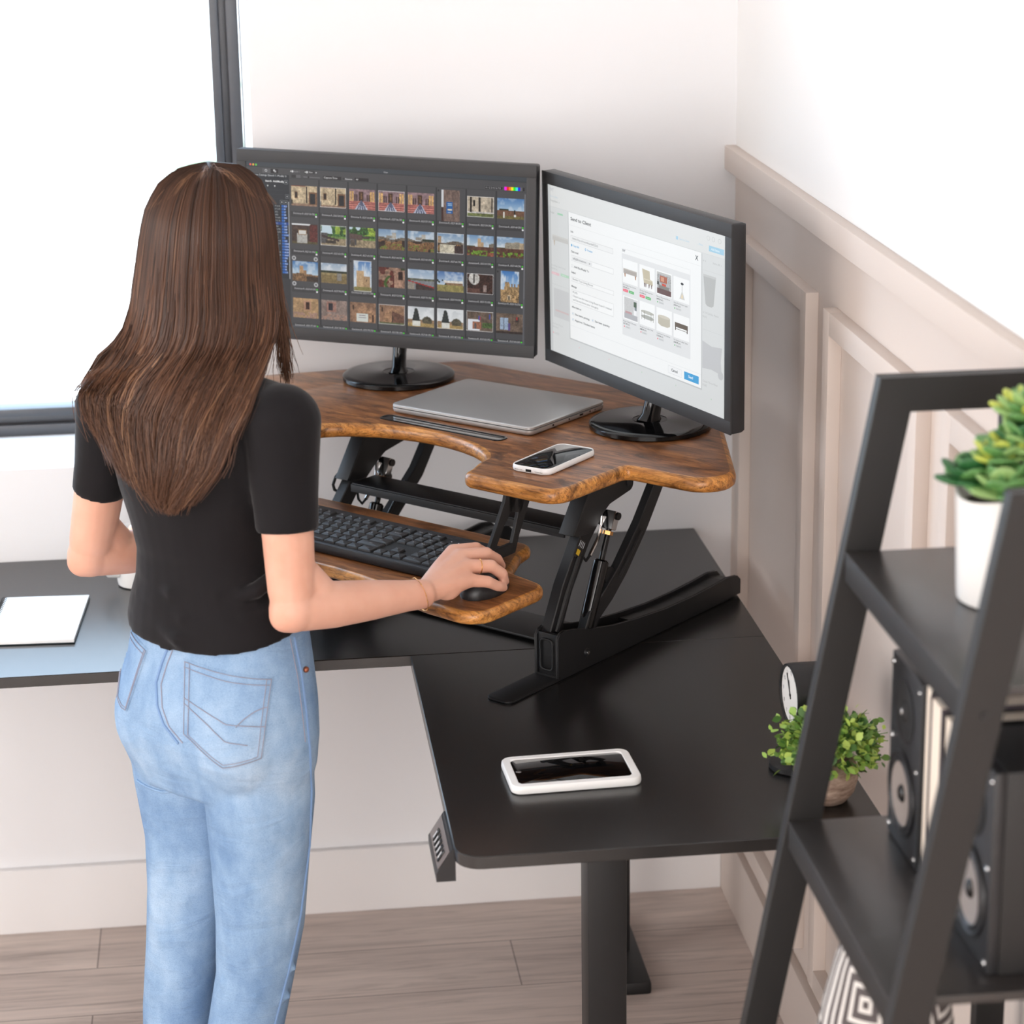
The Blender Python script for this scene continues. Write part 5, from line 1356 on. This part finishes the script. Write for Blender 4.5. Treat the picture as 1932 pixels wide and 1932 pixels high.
for s_ in (-1, 1):
    e = MB(); c = HC+RV*0.030*s_+FV*0.074-ZV*0.020
    e.ell(c, (0.0115, 0.0115, 0.009), None, 16, 10); e.ell(c+FV*0.0085, (0.005, 0.005, 0.005), None, 12, 8, mi=1)
    e.build('eye', [M['white_ceramic'], M['dark_plastic']], person)

# shirt
shirt_m = mat('black_cotton', S(24, 22, 24), 0.85, spec=0.2); t = NT(shirt_m)
t.p.inputs['Sheen Weight'].default_value = 0.12; t.p.inputs['Sheen Roughness'].default_value = 0.4
t.bump(t.noise(t.coords((5, 5, 13), rot=(0.25, 0.2, 0)), 1.2, 1.5, 0.4, 0.8), 0.22, 0.02)
b = MB()
stack(b, [(0.026, 0.0, 0.960, 0.144, 0.108, 0.022), (0.026, 0.0, 0.972, 0.144, 0.107, 0.018), (0.023, 0, 0.995, 0.134, 0.100, 0.010), (0.019, 0, 1.02, 0.118, 0.090, 0), (0.013, 0, 1.06, 0.107, 0.082, 0), (0.010, 0, 1.10, 0.112, 0.085, 0),
          (0.008, 0, 1.15, 0.125, 0.092, 0), (0.006, 0, 1.20, 0.136, 0.095, 0), (0.006, 0.002, 1.25, 0.142, 0.088, 0), (0.008, 0.008, 1.285, 0.122, 0.074, -0.004), (0.010, 0.014, 1.312, 0.088, 0.066, -0.006), (0.014, 0.020, 1.328, 0.060, 0.056, -0.006)])
for sh, el, ra, cz in ((RSh, REl, (0.056, 0.050, 0.045, 0.043), 1.118), (LSh, LEl, (0.052, 0.046, 0.041, 0.039), 1.112)):
    k1 = (sh.z-cz)/(sh.z-el.z)
    p = [sh+V3(0, 0, 0.0), sh.lerp(el, k1*0.35), sh.lerp(el, k1*0.7), sh.lerp(el, k1)]
    b.tube(p, ra, 24); b.ell(sh, (ra[0], ra[0], ra[0]*0.92), None, 20, 14)
    b.tube([sh.lerp(V3(0.01, 0.01, sh.z), 0.65), sh], [0.06, 0.05], 20)
# fold ridges at the waist
for p_ in ([(-0.085, 0.00, 1.000), (-0.02, -0.085, 0.985), (0.06, -0.110, 0.995), (0.12, -0.10, 1.005)], [(-0.09, 0.0, 0.972), (-0.03, -0.090, 0.958), (0.05, -0.118, 0.962), (0.13, -0.10, 0.985)], [(-0.08, 0.01, 1.028), (-0.035, -0.065, 1.018), (0.03, -0.098, 1.022)], [(0.03, -0.098, 1.010), (0.08, -0.108, 1.03), (0.115, -0.09, 1.05)]):
    b.tube([V3(*q) for q in p_], [0.008, 0.012, 0.012, 0.008][:len(p_)], 10)
me = remesh(b, 0.0034, 9, 0.5); me.materials.append(shirt_m)
shirt = link(bpy.data.objects.new('t_shirt', me), person)

# jeans
jm = mat('denim', S(160, 188, 216), 0.85, spec=0.2); t = NT(jm)
big = t.noise(t.coords((1, 1, 0.6)), 7, 4, 0.6); fine = t.noise(t.coords((1, 1, 1.6)), 520, 3, 0.7); mid = t.noise(t.coords((1, 1, 0.5)), 60, 4, 0.65)
c = t.ramp(big, [(0.32, S(108, 138, 174)), (0.52, S(142, 169, 198)), (0.70, S(172, 193, 214))])
c = t.mix(0.55, c, t.ramp(fine, [(0.32, (0.55, 0.64, 0.76, 1)), (0.52, (1, 1, 1, 1)), (0.7, (1.12, 1.1, 1.08, 1))]), 'MULTIPLY')
c = t.mix(0.4, c, t.ramp(mid, [(0.3, (0.72, 0.8, 0.88, 1)), (0.6, (1.05, 1.05, 1.05, 1))]), 'MULTIPLY')
t.base(c)
nb_ = t.noise(t.coords((5, 5, 14), rot=(0.2, 0.3, 0)), 1.6, 3, 0.5, 1.0)
t.bump(nb_, 0.35, 0.02)
b = MB()
stack(b, [(0.022, -0.002, 1.015, 0.112, 0.078, 0), (0.028, -0.003, 0.955, 0.138, 0.096, 0), (0.024, -0.003, 0.90, 0.150, 0.101, 0), (0.017, -0.004, 0.85, 0.163, 0.108, 0), (0.014, -0.004, 0.80, 0.168, 0.108, 0), (0.014, 0, 0.755, 0.165, 0.100, 0), (0.015, 0, 0.71, 0.150, 0.085, 0)])
for s_ in (-1, 1): b.ell(V3(0.018, -0.006, 0.805)+RV*0.072*s_-FV*0.036, (0.080, 0.070, 0.088), RH)
legs = {1: [(0.070, -0.055, 0.80, 0.080), (0.070, -0.056, 0.70, 0.0795), (0.066, -0.058, 0.60, 0.0710), (0.062, -0.060, 0.51, 0.0650), (0.050, -0.060, 0.42, 0.0570), (0.028, -0.062, 0.315, 0.0555), (0.012, -0.062, 0.20, 0.054), (0.000, -0.062, 0.07, 0.053)],
        -1: [(-0.040, 0.055, 0.80, 0.080), (-0.034, 0.055, 0.70, 0.0790), (-0.032, 0.056, 0.60, 0.0700), (-0.040, 0.058, 0.51, 0.0640), (-0.054, 0.060, 0.42, 0.0570), (-0.066, 0.062, 0.315, 0.0560), (-0.074, 0.062, 0.20, 0.054), (-0.080, 0.062, 0.07, 0.053)]}
for s_, L_ in legs.items():
    b.tube([V3(*q[:3]) for q in L_], [q[3] for q in L_], 28)
# creases behind the knees and under the seat
for x, y, z, w_ in ((0.060, -0.112, 0.46, 0.05), (0.050, -0.112, 0.415, 0.05), (0.058, -0.118, 0.50, 0.045), (0.03, -0.113, 0.34, 0.045), (-0.052, 0.008, 0.45, 0.04), (-0.06, 0.010, 0.39, 0.04), (-0.045, -0.004, 0.52, 0.04), (-0.035, -0.012, 0.66, 0.045)):
    b.tube([V3(x-w_, y+0.022, z+0.012), V3(x, y, z), V3(x+w_, y+0.018, z-0.014)], [0.006, 0.0085, 0.006], 8)
me = remesh(b, 0.005, 5, 0.5); me.materials.append(jm)
jeans = link(bpy.data.objects.new('jeans', me), person)
bvh_j = BVHTree.FromPolygons([v.co for v in me.vertices], [p.vertices[:] for p in me.polygons])
bvh_s = BVHTree.FromPolygons([v.co for v in shirt.data.vertices], [p.vertices[:] for p in shirt.data.polygons])
dcast = Vector((0, 1, 0))
def drape(x, z, off=0.001, bv=bvh_j):
    h, n_, i_, d_ = bv.ray_cast(Vector((x, -1.0, z)), dcast)
    return None if h is None else h + n_*off
seam_m = mat('denim_seam', S(120, 150, 190), 0.85); st_m = mat('stitching', S(146, 146, 160), 0.8)
def seam(pts, name='seam', r=0.0016, m_=None, parent=jeans, off=0.0006, sub=8):
    P = []
    for (a, c_), (a2, c2) in zip(pts, pts[1:]):
        for k_ in range(sub):
            q = drape(a+(a2-a)*k_/sub, c_+(c2-c_)*k_/sub, off)
            if q is not None: P.append(q)
    if len(P) < 2: return None
    b = MB(); b.tube(P, r, 6); return b.build(name, m_ or seam_m, parent)
seam([(-0.044, 0.945), (-0.056, 0.915), (-0.066, 0.885), (-0.066, 0.855), (-0.058, 0.830), (-0.036, 0.805)], r=0.002)
seam([(-0.037, 0.945), (-0.049, 0.915), (-0.059, 0.885), (-0.059, 0.855), (-0.051, 0.830), (-0.03, 0.808)], 'stitching', 0.0009, st_m)
seam([(0.128, 0.955), (0.136, 0.90), (0.140, 0.85), (0.143, 0.79), (0.143, 0.72), (0.137, 0.63), (0.120, 0.53), (0.098, 0.44), (0.075, 0.36), (0.060, 0.30)], r=0.0018)
seam([(0.122, 0.955), (0.130, 0.90), (0.134, 0.85), (0.137, 0.80)], 'stitching', 0.0008, st_m)
seam([(-0.105, 0.705), (-0.07, 0.700), (-0.035, 0.706)], 'seat_crease', 0.0022, jm)
def pocket(fl, fr, fb, label):
    n, m_ = 22, 22; b = MB(); G = []
    for j in range(m_+1):
        tt = j/m_; rowv = []
        for i in range(n+1):
            s_ = i/n
            x = (fl[0][0]*(1-tt)+fl[1][0]*tt)*(1-s_)+(fr[0][0]*(1-tt)+fr[1][0]*tt)*s_
            z = (fl[0][1]*(1-tt)+fl[1][1]*tt)*(1-s_)+(fr[0][1]*(1-tt)+fr[1][1]*tt)*s_ - tt*fb*(1-abs(2*s_-1.0))
            edge = min(i, n-i, j, m_-j)
            q = drape(x, z, 0.0004 if edge == 0 else (0.0032 if edge == 1 else 0.0024))
            rowv.append(q)
        G.append(rowv)
    VV = [[b.b.verts.new(q) if q is not None else None for q in r_] for r_ in G]
    for j in range(m_):
        for i in range(n):
            f_ = (VV[j][i], VV[j][i+1], VV[j+1][i+1], VV[j+1][i])
            if all(v_ is not None for v_ in f_): b.b.faces.new(f_)
    o = lab(b.build('back_pocket', jm, jeans, smooth=60), label)
    def line(pp, r=0.0006, mm=st_m, nm='stitching'):
        P = [drape(x, z, 0.0034) for x, z in pp]; P = [q for q in P if q is not None]
        if len(P) > 1: bb_ = MB(); bb_.tube(P, r, 5); bb_.build(nm, mm, o)
    def at(s_, tt):
        x = (fl[0][0]*(1-tt)+fl[1][0]*tt)*(1-s_)+(fr[0][0]*(1-tt)+fr[1][0]*tt)*s_
        return x, (fl[0][1]*(1-tt)+fl[1][1]*tt)*(1-s_)+(fr[0][1]*(1-tt)+fr[1][1]*tt)*s_ - tt*fb*(1-abs(2*s_-1.0))
    ls = lambda a, c_, k_=14: [at(a[0]+(c_[0]-a[0])*i/k_, a[1]+(c_[1]-a[1])*i/k_) for i in range(k_+1)]
    line(ls((0.03, 0.03), (0.97, 0.03))); line(ls((0.03, 0.10), (0.97, 0.10)))
    for e_ in (0.035, 0.085):
        line(ls((e_, 0.03), (e_, 1-e_*0.7), 24)); line(ls((1-e_, 0.03), (1-e_, 1-e_*0.7), 24)); line(ls((e_, 1-e_*0.7), (1-e_, 1-e_*0.7), 24))
    return o, at, line
pk, at_, ln_ = pocket([(-0.026, 0.930), (-0.033, 0.826)], [(0.098, 0.910), (0.077, 0.800)], 0.028, 'right back pocket with curved stitching')
ln_([at_(s_, 0.50+0.10*s_-0.02*math.sin(s_*3)) for s_ in np.linspace(0.03, 0.97, 24)], 0.0007)
ln_([at_(s_, 0.56+0.26*s_) for s_ in np.linspace(0.03, 0.78, 20)], 0.0007)
ln_([at_(0.62+0.34*q, 0.56-0.20*math.sin(q*1.5)) for q in np.linspace(0, 1, 14)], 0.0007)
pocket([(-0.107, 0.940), (-0.124, 0.838)], [(-0.075, 0.926), (-0.112, 0.828)], 0.004, 'left back pocket at the far hip')
q = drape(0.141, 0.905, 0.002)
if q is not None:
    b = MB(); b.ell(q, (0.0045, 0.0045, 0.0045), None, 14, 10); lab(b.build('rivet', M['copper'], jeans), 'copper rivet')
sm_ = mat('shoe_canvas', S(225, 222, 218), 0.7)
for L_ in legs.values():
    c = V3(L_[-1][0], L_[-1][1], 0)
    b = MB(); b.slab([(0.036*math.cos(a)*(1+0.1*math.sin(a)), 0.055+0.115*math.sin(a)) for a in np.linspace(0, 2*math.pi, 28, endpoint=False)], [(0.004, 0.0), (0, 0.004), (0, 0.025), (0.006, 0.05), (0.018, 0.075)], M=Matrix.Translation(c) @ Matrix.Rotation(-math.pi/4, 4, 'Z'))
    b.build('shoe', sm_, person)

# jewellery
b = MB()
wd_ = (RWr-REl).normalized(); wx = wd_.cross(ZV).normalized(); wz = wx.cross(wd_)
cw = RWr - wd_*0.004
b.tube([cw + wx*(0.0245*math.cos(a)) + wz*(0.0240*math.sin(a)) - wd_*0.010*math.sin(a*1.0+0.5) for a in np.linspace(0, 2*math.pi, 40, endpoint=False)], 0.00055, 6, closed=True)
for a in np.linspace(0.2, 6.1, 9): b.ell(cw + wx*(0.0247*math.cos(a)) + wz*(0.0242*math.sin(a)) - wd_*0.010*math.sin(a+0.5), (0.0011, 0.0011, 0.0011), None, 8, 6)
lab(b.build('bracelet', M['gold'], person), 'thin gold chain bracelet')
fa, fb_ = mc[2], V3(0.4200, 0.0500, 0.9950); c = fa.lerp(fb_, 0.52); d_ = (fb_-fa).normalized(); ux = d_.cross(ZV).normalized(); uz = ux.cross(d_)
b = MB(); b.tube([c + ux*0.0105*math.cos(a) + uz*0.0105*math.sin(a) for a in np.linspace(0, 2*math.pi, 28, endpoint=False)], 0.0009, 8, closed=True)
lab(b.build('ring', M['gold'], person), 'thin gold finger ring')

# hair
hm = bpy.data.materials.new('brown_hair'); hm.use_nodes = True; t = NT(hm)
t.p.inputs['Roughness'].default_value = 0.38; t.p.inputs['Specular IOR Level'].default_value = 0.45
at = t.n('ShaderNodeAttribute'); at.attribute_name = 'tone'
hc = t.ramp(at.outputs['Fac'], [(0.0, S(44, 30, 23)), (0.45, S(84, 57, 43)), (0.8, S(124, 87, 65)), (1.0, S(168, 126, 94))])
t.base(hc)
tl_ = t.n('ShaderNodeBsdfTranslucent'); t.l(hc, tl_.inputs['Color'])
ms_ = t.n('ShaderNodeMixShader'); ms_.inputs[0].default_value = 0.22
t.l(t.p.outputs[0], ms_.inputs[1]); t.l(tl_.outputs[0], ms_.inputs[2])
t.l(ms_.outputs[0], hm.node_tree.nodes['Material Output'].inputs['Surface'])
zl = np.array([1.606, 1.597, 1.573, 1.538, 1.503, 1.452, 1.394, 1.357, 1.328, 1.307, 1.278, 1.256, 1.226, 1.194, 1.170, 1.150, 1.134, 1.118])[::-1]
xl = np.array([0.041, -0.002, -0.031, -0.048, -0.057, -0.065, -0.074, -0.083, -0.099, -0.122, -0.139, -0.149, -0.142, -0.126, -0.110, -0.098, -0.080, -0.045])[::-1]
zr = np.array([1.606, 1.601, 1.582, 1.539, 1.488, 1.444, 1.384, 1.345, 1.310, 1.297, 1.267, 1.230, 1.193, 1.163, 1.134, 1.118])[::-1]
xr = np.array([0.041, 0.083, 0.111, 0.127, 0.132, 0.131, 0.134, 0.128, 0.108, 0.096, 0.080, 0.060, 0.042, 0.018, -0.005, -0.025])[::-1]
zfix = lambda z: z+np.interp(z, [1.118, 1.30, 1.45, 1.606], [0.022, 0.016, 0.0, -0.014])
zl = zfix(zl); zr = zfix(zr)
XL = lambda z: np.interp(z, zl, xl); XR = lambda z: np.interp(z, zr, xr)
gz = np.linspace(1.10, 1.34, 25); gx = np.linspace(-0.17, 0.17, 69); GY = np.full((25, 69), np.nan)
for i, z in enumerate(gz):
    for j, x in enumerate(gx):
        h, n_, i_, d_ = bvh_s.ray_cast(Vector((x, -1.0, z)), dcast)
        if h is not None: GY[i, j] = h.y
    ok = ~np.isnan(GY[i])
    GY[i] = np.interp(gx, gx[ok], GY[i][ok]) if ok.any() else 0.0
for _ in range(2):  # smooth
    GY[1:-1] = (GY[:-2]+GY[1:-1]*2+GY[2:])/4; GY[:, 1:-1] = (GY[:, :-2]+GY[:, 1:-1]*2+GY[:, 2:])/4
def YS(x, z):
    zi = np.clip((z-gz[0])/(gz[1]-gz[0]), 0, 23.999); xi = np.clip((x-gx[0])/(gx[1]-gx[0]), 0, 67.999)
    i = zi.astype(int); j = xi.astype(int); a = zi-i; c_ = xi-j
    return GY[i, j]*(1-a)*(1-c_)+GY[i+1, j]*a*(1-c_)+GY[i, j+1]*(1-a)*c_+GY[i+1, j+1]*a*c_
NS, NP = 8200, 26
th = np.radians(rng.uniform(-138, 97, NS))
ncl = 170
cid = rng.integers(0, ncl, NS); cth = np.radians(rng.uniform(-138, 97, ncl))
th = np.where(rng.random(NS) < 0.8, cth[cid]+rng.normal(0, 0.04, NS), th)
th = np.clip(th, math.radians(-138), math.radians(97))
sA = np.sin(th); tA = (sA+1)/2; back = np.abs(th) <= math.pi/2
zend = 1.141+0.14*rng.random(NS)**1.5+0.05*np.clip((0.35-tA)/0.35, 0, 1)+0.02*np.clip((tA-0.75)/0.25, 0, 1)
frontR = (th > math.radians(72)); frontL = th < math.radians(-95)
zend = np.where(frontR, rng.uniform(1.28, 1.37, NS), zend); zend = np.where(frontL, rng.uniform(1.20, 1.30, NS), zend)
lay = rng.random(NS)
fp = np.linspace(0, 1, NP)
V = np.zeros((NS, NP, 3))
wa = rng.uniform(0.002, 0.0085, ncl)[cid]; wp = rng.uniform(0, 6.28, ncl)[cid]; wf = rng.uniform(16, 30, ncl)[cid]
fly = rng.random(NS) < 0.035
ph_ = rng.uniform(0, 6.28, NS)
for k in range(NP):
    f_ = fp[k]
    if k < 9:
        phi = -0.10+(math.pi/2+0.10)*k/8; z = 1.487+0.1050*math.cos(phi)*np.ones(NS); Bv = 0.100*math.sin(phi)
        z = z - 0.006*(1-lay)
    else:
        g = (k-8)/(NP-9); z = 1.487+(zend-1.487)*g; Bv = 0.100
    x0_, x1_ = XL(z), XR(z)
    x1_ = np.where(frontR, np.interp(z, [1.28, 1.39, 1.487], [0.139, 0.136, 0.131]), x1_)
    x1_ = np.where(frontR & (k < 9), XR(z), x1_)
    mid, hw_ = (x0_+x1_)/2, (x1_-x0_)/2-0.0035*(1-lay)
    X = mid+hw_*sA
    Yh = 0.070-(Bv-0.010*(1-lay))*np.cos(th)
    w_ = np.clip((1.43-z)/(1.43-1.27), 0, 1); w_ = w_*w_*(3-2*w_)
    Ysh = YS(X, np.minimum(z, 1.335))-0.005-0.016*lay
    Yl = np.where(frontR, 0.045, np.where(frontL, 0.10, Ysh))
    Y = Yh*(1-w_)+Yl*w_
    Y = np.where((z < 1.335) & ~frontR & ~frontL, np.minimum(Y, Ysh), Y)
    amp = np.clip((1.50-z)/0.30, 0, 1)
    X = X+wa*amp*np.sin(wf*z*1.0+wp)+rng.normal(0, 0.0007, NS)*amp
    Y = Y+0.5*wa*amp*np.cos(wf*z+wp*1.3)-0.002
    tipf = np.clip((f_-0.62)/0.38, 0, 1)
    X = X+np.where(fly, 0.020*tipf*np.sin(ph_), 0.004*tipf**2*np.sin(ph_)); Y = Y-np.where(fly, 0.010*tipf, 0)
    V[:, k] = np.stack([X, Y, z], 1)
def strands(P, rad):
    n_, m_, _ = P.shape
    T = np.gradient(P, axis=1); T /= np.linalg.norm(T, axis=2, keepdims=True)+1e-9
    A = np.cross(T, np.array([0.2, 1.0, 0.1])); A /= np.linalg.norm(A, axis=2, keepdims=True)+1e-9
    B_ = np.cross(T, A)
    tap = rad[:, None]*np.interp(np.linspace(0, 1, m_), [0, 0.1, 0.7, 1], [0.8, 1, 0.9, 0.25])[None]
    out = np.stack([P+(A*math.cos(q)+B_*math.sin(q))*tap[..., None] for q in (0.5, 2.594, 4.689)], 2)
    base_ = (np.arange(n_)[:, None]*m_+np.arange(m_-1)[None])*3
    F = np.concatenate([np.stack([base_+a, base_+c_, base_+3+c_, base_+3+a], -1).reshape(-1, 4) for a, c_ in ((0, 1), (1, 2), (2, 0))])
    return out.reshape(-1, 3), F
rad_ = rng.uniform(0.00055, 0.00125, NS)
Vh, Fh = strands(V, rad_)
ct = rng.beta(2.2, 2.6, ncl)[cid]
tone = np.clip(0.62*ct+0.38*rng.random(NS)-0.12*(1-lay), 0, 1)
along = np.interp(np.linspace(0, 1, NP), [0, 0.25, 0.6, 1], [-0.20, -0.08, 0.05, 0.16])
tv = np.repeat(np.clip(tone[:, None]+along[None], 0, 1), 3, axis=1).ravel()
# flyaway hairs at the crown and sides
nf = 90; Pf = np.zeros((nf, 8, 3)); fa_ = np.radians(rng.uniform(-95, 95, nf))
for k in range(8):
    q = k/7; z0 = 1.588-0.02*np.abs(np.sin(fa_)); hgt = rng.uniform(0.004, 0.012, nf) if k == 0 else hgt
    Pf[:, k] = np.stack([0.045+0.07*np.sin(fa_)*(0.25+q)+0.006*q*np.cos(3*fa_), 0.06-0.05*np.cos(fa_)*(0.3+q), z0+hgt*math.sin(q*2.6)-0.040*q*q*np.abs(np.sin(fa_))], 1)
Vf, Ff = strands(Pf, np.full(nf, 0.00035))
Ff = Ff+len(Vh)
# inner mass under the strands
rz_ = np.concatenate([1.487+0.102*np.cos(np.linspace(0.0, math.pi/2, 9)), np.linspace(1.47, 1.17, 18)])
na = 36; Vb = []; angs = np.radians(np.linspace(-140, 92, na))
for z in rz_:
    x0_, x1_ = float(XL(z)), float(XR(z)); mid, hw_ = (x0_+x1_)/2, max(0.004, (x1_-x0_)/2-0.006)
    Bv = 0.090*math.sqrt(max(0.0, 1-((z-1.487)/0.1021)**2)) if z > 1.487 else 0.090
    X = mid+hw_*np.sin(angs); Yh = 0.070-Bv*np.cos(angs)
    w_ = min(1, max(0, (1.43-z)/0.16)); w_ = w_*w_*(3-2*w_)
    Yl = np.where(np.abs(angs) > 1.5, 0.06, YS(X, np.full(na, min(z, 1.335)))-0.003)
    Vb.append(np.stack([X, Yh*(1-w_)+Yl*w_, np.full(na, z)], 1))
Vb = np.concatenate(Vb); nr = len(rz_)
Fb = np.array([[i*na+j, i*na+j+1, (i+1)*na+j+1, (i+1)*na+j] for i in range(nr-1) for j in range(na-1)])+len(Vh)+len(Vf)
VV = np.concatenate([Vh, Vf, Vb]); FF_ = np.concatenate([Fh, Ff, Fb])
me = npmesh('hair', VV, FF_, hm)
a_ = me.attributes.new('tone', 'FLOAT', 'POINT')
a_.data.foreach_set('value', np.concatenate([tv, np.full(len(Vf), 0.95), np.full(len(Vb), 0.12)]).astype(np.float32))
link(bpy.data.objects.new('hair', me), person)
